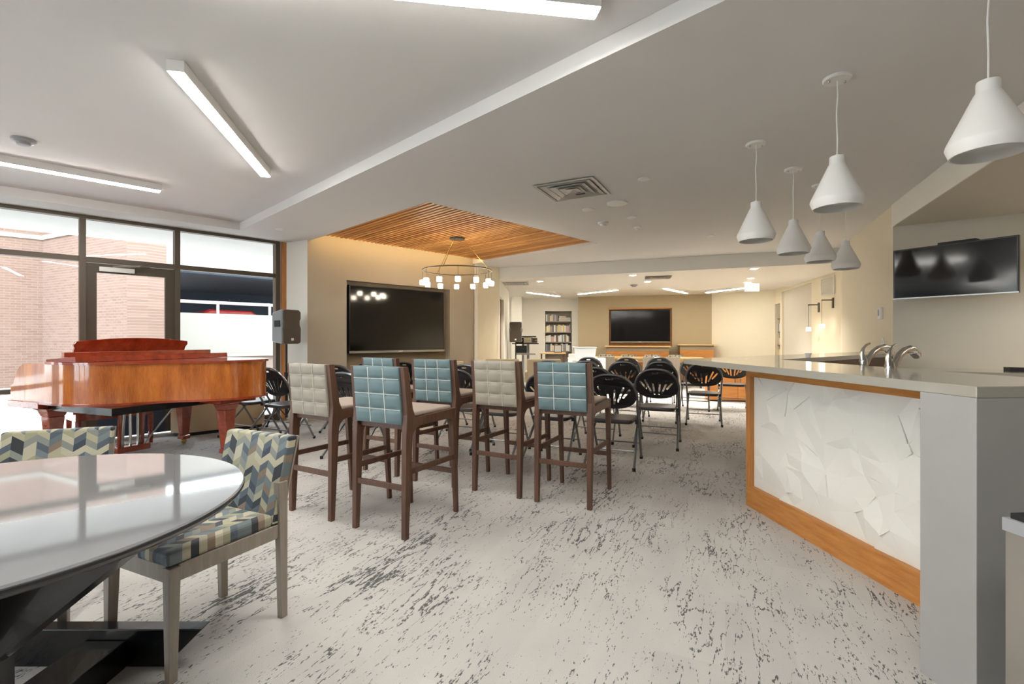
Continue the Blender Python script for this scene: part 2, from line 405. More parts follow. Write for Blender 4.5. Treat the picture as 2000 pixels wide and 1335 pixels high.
wall('wall_far_left', (-2.5, 12.95), (-2.5, 15.7), 0, 3.02, .15, M['offwhite'])
FA, FB = (-2.5, 15.7), (2.11, 15.6)
bk = (sat(FA, FB, 1065), sat(FA, FB, 1117))
wall('wall_far_white', FA, FB, 0, 3.02, .35, M['offwhite'], [(bk[0], bk[1], .1, 2.12)])
wall('wall_bookcase_back', on(FA, FB, bk[0]-.1, .30), on(FA, FB, bk[1]+.1, .30), 0, 2.3, .08, M['shelf'])
wall('wall_far_jamb', FB, D0, 0, 3.02, .2, M['offwhite'])
tvn = (sat(D0, D1, 1189.5), sat(D0, D1, 1312.5))
wall('wall_far_accent', D0, D1, 0, 3.02, .3, M['tanwall'], [(tvn[0], tvn[1], 1.02, 2.13)])
wall('wall_far_niche', on(D0, D1, tvn[0]-.1, .14), on(D0, D1, tvn[1]+.1, .14), .9, 2.3, .1, M['oak'])
wall('wall_far_right', D1, C5, 0, 3.02, .2, M['cream'])
sR = lambda px: sat(C5, E0, px)
wall('wall_right', C5, E0, 0, 3.02, .45, M['cream'], [(sR(1514), sR(1523.5), .4, 2.13), (sR(1527), sR(1585), 0, 2.40)])
wall('wall_alcove', on(C5, E0, sR(1527)-.02, .05), on(C5, E0, sR(1585)+.02, .05), 0, 2.45, .1, M['greywall'])
wall('wall_right_niche', on(C5, E0, sR(1514)-.1, .40), on(C5, E0, sR(1523.5)+.1, .40), .3, 2.3, .1, M['shelf'])
wall('wall_right_near', E0, C7, 0, 3.02, .2, M['cream'])
wall('wall_bar', C7, K0, 0, 3.02, .2, M['cream'])
wall('wall_kitchen', K0, KEND, 0, 3.02, .2, M['greywall'])
wall('wall_kitchen_side', KEND, R1, 0, 3.02, .2, M['greywall'])
wall('wall_back', R1, BB1, 0, 3.02, .2, M['white'])
LBK = (BB1-BB0).length
wall('wall_back_left', BB1, BB0, 0, 3.02, .2, M['white'], [(.5+1.9*i, 2.2+1.9*i, .3, 2.66) for i in range(3, 6)])  # openings added here to let fill daylight in from behind the camera
# small pilaster standing at the left of the far white wall
wall('wall_far_pier', (-.02, 14.9), (.30, 14.9), 0, 2.52, .7, M['offwhite'])

# window wall: bays of bronze framing with panes, one of them the door
WR = thing('window_wall_axis', (WO.x, WO.y, 0), radians(44.3))   # only used to compute transforms
WM = Matrix.Translation((WO.x, WO.y, 0)) @ Matrix.Rotation(-radians(44.3), 4, 'Z')
bpy.data.objects.remove(WR)
ts = [.04, -1.233, -2.18, -3.45, -4.72, -5.99, -7.26, -8.53, -9.8, -11.0]
def wbox(*a): return MB().box(*a).xf(WM)
for i in range(len(ts)-1):
    b, a = ts[i], ts[i+1]; isdoor = i == 1
    w = thing('window_%d' % (i+1), kind='structure')
    wbox(-.06, .06, b-.03, b+.03, 0, ZL+.1).build('mullion', M['bronze'], w)
    wbox(-.05, .05, a+.03, b-.03, 2.15, 2.21).build('rail', M['bronze'], w)
    wbox(-.05, .05, a+.03, b-.03, 2.66, 2.80).build('head', M['bronze'], w)
    wbox(-.006, .006, a+.02, b-.02, 2.2, 2.67).build('pane', M['glass'], w)
    if not isdoor:
        wbox(-.05, .05, a+.03, b-.03, .0, .10).build('sill', M['bronze'], w)
        z0 = .1
        if i >= 2:
            wbox(-.05, .05, a+.03, b-.03, .62, .67).build('rail', M['bronze'], w); wbox(-.006, .006, a+.02, b-.02, .09, .63).build('pane', M['glass'], w); z0 = .66
        wbox(-.006, .006, a+.02, b-.02, z0, 2.16).build('pane', M['glass'], w)
    pl = bpy.data.lights.new('window_portal', 'AREA'); pl.shape = 'RECTANGLE'; pl.size = (b-a); pl.size_y = 2.7; pl.cycles.is_portal = True
    po = bpy.data.objects.new('window_portal', pl); COL.objects.link(po)
    c = WO+UA*((a+b)/2)-VA*.15; po.location = (c.x, c.y, 1.35); po.rotation_euler = Vector((VA.x, VA.y, 0)).to_track_quat('-Z', 'Y').to_euler()
for i in range(3, 6):  # unseen windows, added in the back-left wall for frontal fill light
    w = thing('window_%d' % (i+7), kind='structure'); s_a, s_b = .5+1.9*i, 2.2+1.9*i
    wall('pane', on(BB1, BB0, s_a, .1), on(BB1, BB0, s_b, .1), .3, 2.66, .012, M['glass'], parent=w)
    for e0, e1 in ((s_a, s_a+.05), (s_b-.05, s_b), ((s_a+s_b)/2-.025, (s_a+s_b)/2+.025)): wall('mullion', on(BB1, BB0, e0, .06), on(BB1, BB0, e1, .06), .3, 2.66, .1, M['bronze'], parent=w)
    for nm in w.children: del nm['kind']
    pl = bpy.data.lights.new('window_portal', 'AREA'); pl.shape = 'RECTANGLE'; pl.size = 1.7; pl.size_y = 2.36; pl.cycles.is_portal = True
    po = bpy.data.objects.new('window_portal', pl); COL.objects.link(po); c = on(BB1, BB0, (s_a+s_b)/2, .25); po.location = (c.x, c.y, 1.48); po.rotation_euler = Vector((UA.x, UA.y, 0)).to_track_quat('-Z', 'Y').to_euler()
dr = thing('door_1', kind='structure'); a, b = ts[2]+.03, ts[1]-.03
for y0, y1, z0, z1, nm in ((a, a+.10, .02, 2.14, 'stile'), (b-.10, b, .02, 2.14, 'stile'), (a+.10, b-.10, 2.03, 2.14, 'top_rail')):
    wbox(-.03, .03, y0, y1, z0, z1).build(nm, M['doormetal'], dr)
wbox(-.03, .03, a+.10, b-.10, .02, .32).build('bottom_rail', M['kick'], dr)
wbox(-.006, .006, a+.09, b-.09, .31, 2.04).build('pane', M['glass'], dr)
wbox(.03, .075, a+.12, a+.46, 2.045, 2.10).build('closer_body', M['silver'], dr)
MB().tube([(.06, a+.25, 2.11), (.16, a+.5, 2.13), (.05, a+.62, 2.15)], .012, 6).xf(WM).build('closer_arm', M['silver'], dr)
MB().tube([(.03, b-.05, .98), (.09, b-.05, .98), (.09, b-.05, 1.22), (.03, b-.05, 1.22)], .012, 8).xf(WM).build('pull_handle', M['silver'], dr)
wj = struct(wbox(-.06, .05, .10, .17, 0, ZL+.1).build('trim_3', M['oakv']))

# ------------------------------------------------------------ outside
struct(MB().box(-60, 12, -20, 60, -.2, -.12).build('ground', M['ext_ground']))
def uvwall(name, p0, p1, z0, z1, th, m, parent=None):
    o = wall(name, p0, p1, z0, z1, th, m, parent=parent); me = o.data; uv = me.uv_layers.new(name='UVMap')
    t = (V2(*p1)-V2(*p0)).normalized()
    for lp in me.loops:
        v = me.vertices[lp.vertex_index].co; uv.data[lp.index].uv = (v.x*t.x+v.y*t.y, v.z)
    return o
def unstruct(o): del o['kind']; return o
bq = V2(-13.4, 14.0); bw = V2(.896, -.443); be = bq+bw*5.3
bld = thing('brick_building', (bq.x, bq.y, -.12), 0, 'pinkish brick building with an inner corner outside the left windows', 'building')
def bp(o): o.parent = bld; o.matrix_parent_inverse = Matrix.Translation((-bq.x, -bq.y, .12)); return unstruct(o)
bp(uvwall('wall_face', tuple(bq-UA*16), tuple(bq), -.12, 9, .4, M['brick']))
bp(uvwall('wall_face', tuple(bq), tuple(be), -.12, 9, .4, M['brick']))
bp(uvwall('wall_face', tuple(be), (-10.02, 14.0), -.12, 9, .4, M['brick']))
bp(uvwall('stone_band', tuple(bq-UA*16+VA*.04), tuple(bq+VA*.04), 4.05, 4.17, .1, M['ext_white']))
bp(uvwall('stone_band', tuple(bq-V2(.443, .896)*.04), tuple(be-V2(.443, .896)*.04), 4.05, 4.17, .1, M['ext_white']))
gp = V2(-9.4, 16.0)
gar = thing('parking_garage', (gp.x, gp.y, -.12), 0, 'pale parking garage with a dark open deck beyond the right window', 'building')
def gw(nm, a, b, z0, z1, th, m, off=0):
    o = wall(nm, tuple(gp+UA*a-VA*off), tuple(gp+UA*b-VA*off), z0, z1, th, m); o.parent = gar; o.matrix_parent_inverse = Matrix.Translation((-gp.x, -gp.y, .12)); return unstruct(o)
gw('upper_wall', -1.9, 9, 3.35, 4.55, .5, M['ext_white'])
gw('coping', -1.9, 9, 4.55, 4.65, .6, M['ext_white'], -.05)
gw('lower_wall', -1.9, 9, .75, 2.05, .4, M['ext_white'])
gw('ledge', -1.9, 9, .66, .75, .5, M['ext_white'], -.12)
gw('base_wall', -1.9, 9, -.12, .66, .4, M['brick'])
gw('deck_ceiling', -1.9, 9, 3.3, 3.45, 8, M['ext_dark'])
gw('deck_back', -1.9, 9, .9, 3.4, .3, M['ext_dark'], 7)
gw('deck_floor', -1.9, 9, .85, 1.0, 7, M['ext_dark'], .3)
gw('guard_rail', -1.9, 9, 2.36, 2.46, .06, M['ext_white'], .05)
for i in range(7): gw('rail_post', -1.8+1.6*i, -1.72+1.6*i, 2.05, 2.46, .05, M['ext_white'], .06)
cp = gp+UA*1.2-VA*3.2
car = thing('parked_car', (cp.x, cp.y, 1.0), radians(44.3), 'red car parked on the garage deck beyond the railing', 'car')
MB().ext([(-2, .25), (2, .25), (2.05, .6), (1.7, .85), (1.0, .9), (.4, 1.3), (-1, 1.32), (-1.7, .9), (-2.05, .8)], -.8, .8).build('body', M['car'], car, bev=.06)
for y in (-1.25, 1.3):
    for x in (-.75, .75): MB().tube([(x-.1, y, .3), (x+.1, y, .3)], .3, 14).build('wheel', M['rubber'], car)
MB().ext([(.35, 1.24), (.92, .93), (.85, .93), (.3, 1.2)], -.7, .7).build('windscreen', M['ext_dark'], car)

# ------------------------------------------------------------ ceiling fittings
def linear(p0, p1, z, label, m, group='linear ceiling lights'):
    p0 = V2(*p0); p1 = V2(*p1); c = (p0+p1)/2; L = (p1-p0).length
    t = thing('linear_ceiling_light', (c.x, c.y, z), az(p1-p0), label, 'ceiling light', group)
    MB().box(-.045, .045, -L/2, L/2, -.065, 0).build('housing', M['lightbody'], t)
    MB().box(-.038, .038, -L/2+.008, L/2-.008, -.072, -.065).build('diffuser', m, t)
    return t
linear((-1.90, 2.764), (-2.287, 4.55), ZU, 'white linear ceiling light slanting above the dining table', M['diff'])
linear((-3.60, 5.02), (-4.89, 3.70), ZU, 'white linear ceiling light running along the window soffit', M['diff'])
linear((.40, 2.27), (-1.41, 2.0), ZU, 'white linear ceiling light cut off by the top of the picture', M['diff'])
for kk, (p0, p1) in enumerate((((-4.2, -.2), (-5.6, 1.0)), ((-2.6, -1.2), (-1.6, -2.7)), ((.9, -.6), (-.6, .45)), ((-6.6, 1.4), (-7.9, .1)), ((-4, -4), (-5.2, -2.6)))):
    linear(p0, p1, ZU, ['first', 'second', 'third', 'fourth', 'fifth'][kk]+' added white linear fill light in the unseen room behind the camera', M['diff'])  # out-of-view fixtures added to raise the room's brightness
def HL(px, py, z=2.445): v = H(px, py, z); return (v.x, v.y)
linear(HL(1130, 575), HL(1206, 567), 2.52, 'lit linear ceiling light left of the far television', M['difffar'], 'far room linear lights')
linear(HL(1297, 564), HL(1341, 573), 2.52, 'short-looking lit linear ceiling light above the far television', M['difffar'], 'far room linear lights')
linear(HL(1380, 572), HL(1455, 563), 2.52, 'lit linear ceiling light running towards the exit sign', M['difffar'], 'far room linear lights')
linear(HL(1030, 571.5), HL(1092, 579), 2.52, 'lit linear ceiling light above the far bookcase', M['difffar'], 'far room linear lights')
linear((-1.9, 14.6), (-.7, 13.6), 2.52, 'added linear fill light in the hidden left bay of the far room', M['difffar'], 'far room linear lights')  # hidden fixture added to brighten the far white walls
dl = ['recessed downlight beside the doorway pilaster', 'recessed downlight in front of the far ceiling vent', 'recessed downlight just behind the far ceiling vent',
      'nearest recessed downlight above the exit sign', 'middle recessed downlight above the exit sign', 'farthest recessed downlight above the exit sign']
for (px, py), lb in zip(((1055, 549), (1236, 537), (1265, 549.5), (1473, 524), (1466, 543), (1461, 551)), dl):
    v = H(px, py, ZF); t = thing('recessed_downlight', v, 0, lb, 'downlight', 'recessed downlights of the soffit')
    MB().lathe([(.055, -.004), (.085, -.006), (.085, 0), (.055, 0)], 20).build('trim_ring', M['lightbody'], t)
    MB().lathe([(.0, -.008), (.06, -.008), (.06, -.004)], 20).build('lens', M['downl'], t)
    ld = bpy.data.lights.new('downlight_lamp', 'SPOT'); ld.energy = 105; ld.color = (1, .93, .82); ld.spot_size = radians(125); ld.spot_blend = .8; ld.shadow_soft_size = .05
    lo = bpy.data.objects.new('downlight_lamp', ld); COL.objects.link(lo); lo.parent = t; lo.location = (0, 0, -.02)
for (x, y), lb in (((5.0, 3.55), 'added kitchen fill downlight nearest the angled television'), ((6.1, 2.8), 'added kitchen fill downlight farther right'), ((4.6, 2.2), 'added kitchen fill downlight close to the bar end')):  # unseen downlights added to brighten the kitchen side
    t = thing('recessed_downlight', (x, y, ZF), 0, lb, 'downlight', 'added fill downlights of the kitchen')
    MB().lathe([(.0, -.008), (.06, -.008), (.06, -.004), (.085, -.004), (.085, 0)], 20).build('lens', M['downl'], t)
    ld = bpy.data.lights.new('downlight_lamp', 'SPOT'); ld.energy = 42; ld.color = (1, .92, .82); ld.spot_size = radians(150); ld.spot_blend = .8; ld.shadow_soft_size = .05
    lo = bpy.data.objects.new('downlight_lamp', ld); COL.objects.link(lo); lo.parent = t; lo.location = (0, 0, -.02)
# square supply diffusers
def diffuser(c, a, size, z, label, rings=3):
    t = thing('ceiling_diffuser', (*c, z), a, label, 'air vent'); h = size/2
    def frame(h0, h1, z0, z1, nm, m):
        mb = MB()
        for k in range(4):
            A = k*pi/2; R = Matrix.Rotation(A, 4, 'Z')
            pts = [(-h0, -h0, z0), (h0, -h0, z0), (h1, -h1, z1), (-h1, -h1, z1)]
            n = len(mb.v); mb.v += [tuple(R @ Vector(p)) for p in pts]+[tuple(R @ (Vector(p)+Vector((0, 0, .006)))) for p in pts]
            mb.f += [tuple(n+i for i in f) for f in ((3, 2, 1, 0), (4, 5, 6, 7), (0, 1, 5, 4), (1, 2, 6, 5), (2, 3, 7, 6), (3, 0, 4, 7))]
        mb.build(nm, m, t)
    frame(h, h*.9, -.012, -.012, 'frame', M['silver'])
    MB().box(-h*.9, h*.9, -h*.9, h*.9, -.003, 0).build('backing', M['greyplastic'], t)
    for k in range(rings): frame(h*(.84-.24*k), h*(.68-.24*k), -.016, -.004, 'louver_ring', M['silver'])
    MB().add([(-h*.22, -h*.22, -.014), (h*.22, -h*.22, -.014), (h*.22, h*.22, -.014), (-h*.22, h*.22, -.014), (0, 0, -.003)], [(0, 1, 4), (1, 2, 4), (2, 3, 4), (3, 0, 4)]).build('center_cone', M['silver'], t)
    MB().cyl((h*.1, h*.45, -.012), .05, .004, 16).build('damper', M['blackmatte'], t)
diffuser((.6, 4.83), radians(27), .60, ZL, 'square silver ceiling vent beside the wooden slat ceiling')
v = H(1003, 553, ZF); diffuser((v.x+.05, v.y), radians(4), .55, ZF, 'square ceiling vent by the doorway pilaster')
v = H(1285, 541, ZF); diffuser((v.x, v.y), radians(14), .5, ZF, 'flat ceiling vent between the far downlights')
def disc(px, py, z, r, label, name='ceiling_disc', h=.012, cat='ceiling plate'):
    v = H(px, py, z); t = thing(name, v, 0, label, cat)
    MB().lathe([(0, -h), (r*.8, -h), (r, -h*.6), (r, 0)], 24).build('plate', M['lightbody'], t, True)
    return t
disc(1258, 349, ZL, .055, 'small round white ceiling plate right of the silver vent')
disc(1205, 396, ZL, .11, 'largest round white ceiling speaker below the silver vent', 'ceiling_speaker', .018, 'speaker')
disc(1149, 409, ZL, .07, 'flat round white plate left of the large ceiling speaker')
disc(1234, 424, ZL, .06, 'thin round sprinkler cover above the ceiling sensor')
disc(1388, 459, ZL, .04, 'tiny round sprinkler cover near the pendant lamps')
disc(545, 447, ZL, .045, 'small round sprinkler cover above the window end')
def detector(px, py, z, r, label, m=M['lightbody']):
    v = H(px, py, z); t = thing('smoke_detector', v, 0, label, 'smoke detector')
    MB().lathe([(r, 0), (r, -.018), (r*.85, -.026)], 24).build('base', m, t, True)
    MB().lathe([(r*.6, -.026), (r*.55, -.045), (0, -.05)], 20).build('sensor_head', m, t, True)
detector(1178, 434, ZL, .065, 'white smoke detector near the slat ceiling corner')
detector(1245, 443, ZL, .05, 'smaller white ceiling sensor right of the smoke detector')
detector(46, 272, ZU, .075, 'dark grey smoke detector above the left windows', M['greyplastic'])
detector(1238, 556, ZF, .08, 'grey smoke detector on the soffit before the far television', M['greyplastic'])
# exit sign
v = H(1468, 551.5, ZF); t = thing('exit_sign', (v.x, v.y-.6, ZF), 0, 'glowing white exit sign hanging from the soffit', 'exit sign')
t.location = (5.2, 10.62, ZF)
MB().box(-.15, .15, -.02, .02, -.20, -.03).build('sign_body', M['exitm'], t); MB().box(-.06, .06, -.015, .015, -.03, 0).build('bracket', M['lightbody'], t)
strokes = {'E': [(0, 0, .2, 1), (.2, 0, .8, .16), (.2, .42, .7, .58), (.2, .84, .8, 1)], 'I': [(.3, 0, .5, 1)], 'T': [(.0, .84, .8, 1), (.3, 0, .5, .84)]}
lt = MB()
for k, ch in enumerate('EXIT'):
    x0 = -.115+k*.06
    if ch == 'X':
        for (xa, xb) in ((0, .8), (.8, 0)): lt.bar((x0+xa*.05, -.022, -.165), (x0+xb*.05, -.022, -.065), .002, .011, up=(0, 1, 0))
    else:
        for a, b, c, d in strokes[ch]: lt.box(x0+a*.05, x0+c*.05, -.023, -.021, -.165+b*.1, -.165+d*.1)
lt.build('lettering', M['exitg'], t)
# return-air vent and sconces on the right wall
def rw(px, off=0): return on(C5, E0, sR(px), off)
rz = az(V2(*E0)-V2(*C5))
v = rw(1618, -.01); t = thing('wall_vent', (v.x, v.y, 2.06), rz, 'white return-air vent high above the wall sconces', 'air vent')
MB().box(0, .015, -.32, .32, 0, .02).box(0, .015, -.32, .32, .32, .34).box(0, .015, -.32, -.3, .02, .32).box(0, .015, .3, .32, .02, .32).build('frame', M['white'], t)
for i in range(12): MB().box(.002, .012, -.3, .3, .03+i*.024, .042+i*.024).build('louver', M['offwhite'], t)
for px, zz, lb in ((1600, 1.90, 'wall sconce with hanging lit cube farther from the camera'), (1628, 1.94, 'wall sconce with hanging lit cube nearer the thermostat')):
    v = rw(px, 0); t = thing('wall_sconce', (v.x, v.y, zz), rz, lb, 'sconce', 'wall sconces')
    MB().box(0, .02, -.03, .03, -.14, .05).build('wall_plate', M['bronze'], t); MB().box(.02, .2, -.01, .01, .0, .02).build('arm', M['bronze'], t)
    MB().cyl((.19, 0, -.44), .003, .44, 6).build('cord', M['blackmatte'], t)
    MB().box(.155, .225, -.035, .035, -.51, -.44).build('glass_shade', M['sconce'], t, bev=.006)
v = on(C7, K0, sat(C7, K0, 1722), -.001); ra = az(V2(*K0)-V2(*C7))
t = thing('thermostat', (v.x, v.y, 1.52), ra, 'white thermostat on the cream wall beside the kitchen', 'thermostat')
MB().box(0, .03, -.06, .06, -.06, .08).build('body', M['pend'], t, bev=.006); MB().box(.03, .032, -.03, .03, -.02, .05).build('display', M['greyplastic'], t)
v = on(C7, K0, sat(C7, K0, 1725), -.001)
t = thing('wall_switch', (v.x, v.y, 1.12), ra, 'white switch plate below the thermostat', 'switch')
MB().box(0, .008, -.035, .035, 0, .115).build('plate', M['pend'], t); MB().box(.008, .013, -.012, .012, .03, .085).build('rocker', M['lightbody'], t)

# ============================================================ the bar
fx = lambda Y: 1.52-.075*(Y-1.6)
wx = lambda Y: 1.745+.096*(3.63-Y)
NL, NR = V2(fx(1.602), 1.602), V2(2.10, 1.645)
IC = V2(2.06, 3.75); wd = V2(.79, .61).normalized(); FC = V2(fx(3.86), 3.86); WF = V2(4.575, 6.27)
bar = thing('angled_bar', (1.9, 2.7, 0), 0, 'angled bar with white faceted relief front framed in honey oak', 'bar')
bi = lambda o: (setattr(o, 'parent', bar), setattr(o, 'matrix_parent_inverse', Matrix.Translation((-1.9, -2.7, 0))), o)[2]
g0, g1 = V2(wx(3.63), 3.63), V2(wx(1.81), 1.81)
bi(MB().prism([tuple(g0+V2(.03, -.02)), tuple(g1+V2(.03, 0)), (2.02, 1.815), (2.0, 3.69)][::-1], 0, 1.03).build('carcass', M['brownpanel']))
tb = (g1-g0).normalized(); nb = V2(tb.y, -tb.x)      # nb points out to the room (-x)
if nb.x > 0: nb = -nb
Lb = (g1-g0).length
def fr(s0, s1, z0, z1, d0, d1):
    a, b, c, d = g0+tb*s0+nb*d0, g0+tb*s1+nb*d0, g0+tb*s1+nb*d1, g0+tb*s0+nb*d1
    return MB().hexa([(*a, z0), (*b, z0), (*c, z0), (*d, z0), (*a, z1), (*b, z1), (*c, z1), (*d, z1)])
bi(fr(0, Lb, 0, .152, -.03, .012).build('plinth_board', M['oaky']))
bi(fr(0, .048, .152, 1.03, -.03, .012).build('corner_post', M['oakv']))
bi(fr(.048, Lb, .952, 1.03, -.03, .012).build('top_rail', M['oaky']))
# faceted relief
rs = random.Random(21); pts = []; W_, Hh = Lb-.048, .80
for i in range(17):
    for j in range(9):
        x = (i+.0)/16*W_; z = j/8*Hh
        if 0 < i < 16: x += rs.uniform(-.06, .06)
        if 0 < j < 8: z += rs.uniform(-.055, .055)
        pts.append(V2(x, z))
res = geometry.delaunay_2d_cdt(pts, [], [], 0, 1e-5)
dep = [0 if (p.x < 1e-4 or p.x > W_-1e-4 or p.y < 1e-4 or p.y > Hh-1e-4) else rs.uniform(-.003, .027) for p in res[0]]
def pp(p, d): v = g0+tb*(.048+p.x)+nb*(d-.022); return (v.x, v.y, .152+p.y)
mb = MB().add([pp(p, d) for p, d in zip(res[0], dep)], [tuple(f) for f in res[2]])
bi(mb.build('relief_panel', M['panelwhite']))
for f in res[2]:
    if rs.random() < .16:
        k = rs.randrange(3); f = list(f); A, B, C = f[k], f[(k+1) % 3], f[(k+2) % 3]
        P = [pp(res[0][A], dep[A]+.011), pp(res[0][B], dep[B]+.003), pp(res[0][C], dep[C]-.006)]
        bi(MB().add(P+[(x+.006, y, z) for x, y, z in P], [(0, 1, 2), (5, 4, 3), (0, 3, 4, 1), (1, 4, 5, 2), (2, 5, 3, 0)]).build('relief_fold', M['panelwhite']))
# wing towards the wall, brown inside
a0 = g0+V2(.03, 0); bi(MB().prism([tuple(a0), (2.0, 3.72), (4.16, 5.40), (4.42, 5.98)], 0, 1.03).build('wing_carcass', M['brownpanel']))
ct = MB().prism([tuple(NL), tuple(NR), tuple(IC), (4.185, 5.385), tuple(WF), tuple(FC)], 1.032, 1.07).build('countertop', M['quartz'], None, bev=.003)
tag(ct, 'glossy pale quartz bar countertop with a pointed far corner', 'countertop')
pier = MB().prism([tuple(NL+V2(.002, .003)), tuple(NR), (2.085, 1.815), (fx(1.807), 1.807)], 0, 1.032).build('waterfall_panel', M['concrete'], None, bev=.002)
tag(pier, 'grey stone end panel dropping from the counter to the floor', 'end panel')
# lower work surface with sinks behind the bar
wc = thing('sink_counter', (2.3, 2.7, 0), 0, 'low brown sink cabinet hidden behind the bar counter', 'cabinet')
MB().box(-.22, .30, -.95, .72, 0, .86).build('body', M['brownpanel'], wc); MB().box(-.23, .32, -.96, .74, .86, .90).build('worktop', M['quartz'], wc)
def faucet(x, y, a, label):
    t = thing('kitchen_faucet', (x, y, .90), a, label, 'faucet', 'faucets behind the bar')
    MB().lathe([(.03, 0), (.03, .012), (.022, .03), (.02, .12), (.026, .17), (.02, .20)], 16).build('body', M['chrome'], t, True)
    P = [(0, 0, .12), (0, .05, .19), (0, .10, .235), (0, .16, .262), (0, .22, .268), (0, .27, .258)]
    MB().tube(P, [.02, .019, .018, .019, .022, .024], 12).build('spout', M['chrome'], t, True)
    MB().tube([(0, .25, .26), (0, .285, .245), (0, .30, .225)], [.024, .027, .020], 12).build('spray_head', M['chrome'], t, True)
    MB().tube([(0, -.005, .18), (0, -.015, .23), (0, .0, .262), (0, .03, .285), (0, .07, .296)], [.02, .013, .009, .007, .006], 10).build('lever', M['chrome'], t, True)
faucet(2.38, 3.32, radians(68), 'curved nickel faucet with raised lever by the brown fascia')
faucet(2.05, 2.66, radians(62), 'curved nickel faucet nearer the camera reflecting in the counter')
v = H(1628, 702, 1.07); t = thing('small_cup', (2.32, 3.9, 1.07), 0, 'small white cup on the counter wing behind the first faucet', 'cup')
t.location = (2.52, 3.98+.19, 1.07)
MB().lathe([(.018, 0), (.02, .004), (.024, .03), (.03, .032), (.03, .036), (.02, .036), (.017, .006), (0, .006)], 16).build('cup_body', M['pend'], t, True)
# back counter on the kitchen wall with a tray
kt = (V2(*KEND)-V2(*K0)).normalized(); kn = V2(kt.y, -kt.x)
bc = thing('kitchen_counter', (K0[0], K0[1], 0), az(kt), 'honey oak kitchen base cabinet along the grey back wall', 'cabinet')
MB().box(.01, .6, .05, 3.8, .1, .88).build('body', M['oak'], bc); MB().box(.01, .55, .05, 3.8, 0, .1).build('plinth', M['blackmatte'], bc)
for i in range(6): MB().box(.6, .615, .07+i*.62, .67+i*.62, .12, .86).build('door', M['oak'], bc)
MB().box(.0, .63, .02, 3.8, .88, .92).build('worktop', M['quartz'], bc)
v = V2(*K0)+kt*.98+kn*.3
t = thing('serving_tray', (v.x, v.y, .92), az(kt), 'flat black tray lying on the kitchen counter', 'tray')
MB().box(-.12, .12, -.14, .14, .0, .012).box(-.12, .12, -.14, -.13, .012, .035).box(-.12, .12, .13, .14, .012, .035).box(-.12, -.11, -.13, .13, .012, .035).box(.11, .12, -.13, .13, .012, .035).build('tray_body', M['blackmatte'], t)
v = V2(*K0)+kt*1.25+kn*.3
t = thing('cutting_board', (v.x, v.y, .92), az(kt), 'small brown board beside the black tray', 'board')
MB().box(-.08, .08, -.1, .1, 0, .02).build('board_body', M['walnut'], t, bev=.004)
# pendants
pl_ = [((1.905, 1.96), 'nearest white cone pendant lamp at the right picture edge'), ((1.838, 2.77), 'second nearest white cone pendant lamp over the bar front'),
       ((1.84, 3.695), 'white cone pendant lamp over the far end of the bar front'), ((2.44, 4.25), 'first white cone pendant lamp over the counter wing'),
       ((2.95, 4.69), 'middle white cone pendant lamp over the counter wing'), ((3.52, 5.17), 'white cone pendant lamp closest to the cream wall')]
def pendant():
    t = thing('pendant_lamp'); t['category'] = 'pendant lamp'; t['group'] = 'white cone pendants over the bar'
    c = MB().lathe([(0, ZL-.016), (.066, ZL-.016), (.072, ZL-.01), (.072, ZL)], 28).build('canopy', M['pend'], t, True)
    for s in (-1, 1): MB().lathe([(0, -.012), (.005, -.010), (.007, -.004), (.005, 0)], 8, (s*.045, 0, ZL-.016)).build('screw', M['chrome'], c, True)
    MB().tube([(0, 0, 2.26), (.003, .002, 2.36), (-.003, 0, 2.5), (.002, -.002, 2.6), (0, 0, ZL-.016)], .0035, 6).build('cord', M['pend'], t, True)
    MB().lathe([(0, 2.268), (.012, 2.266), (.014, 2.26), (.036, 2.256), (.038, 2.25), (.038, 2.215), (.045, 2.205), (.13, 2.02), (.134, 2.005), (.12, 1.965),
                (.114, 1.965), (.127, 2.005), (.123, 2.018), (.04, 2.2), (0, 2.21)], 36).build('shade', M['pend'], t, True)
    MB().lathe([(0, 2.21), (.016, 2.2), (.016, 2.14), (.03, 2.10), (.03, 2.07), (0, 2.045)], 16).build('bulb', M['pendin'], t, True)
    return t
p0 = pendant()
for i, (xy, lb) in enumerate(pl_):
    o = p0 if i == 0 else copy_tree(p0); o.location = (*xy, 0); o['label'] = lb
# stainless bin
t = thing('trash_can', (1.53, 1.19, 0), radians(-4), 'stainless steel trash can with dark lid by the end panel', 'trash can')
pr = [(-.16, .17), (-.16, -.12)]+[(.0-.16*cos(a), -.12-.06*sin(a)) for a in [pi*k/10 for k in range(1, 10)]]+[(.16, -.12), (.16, .17)]
MB().prism(pr[::-1], .03, .70).build('body', M['steel'], t, True); MB().prism([(x*.97, y*.97) for x, y in pr][::-1], 0, .03).build('base', M['rubber'], t)
MB().prism([(x*1.03, y*1.03) for x, y in pr][::-1], .70, .735).build('lid_rim', M['greyplastic'], t); MB().prism([(x*.96, y*.96) for x, y in pr][::-1], .735, .75).build('lid', M['blackmatte'], t)
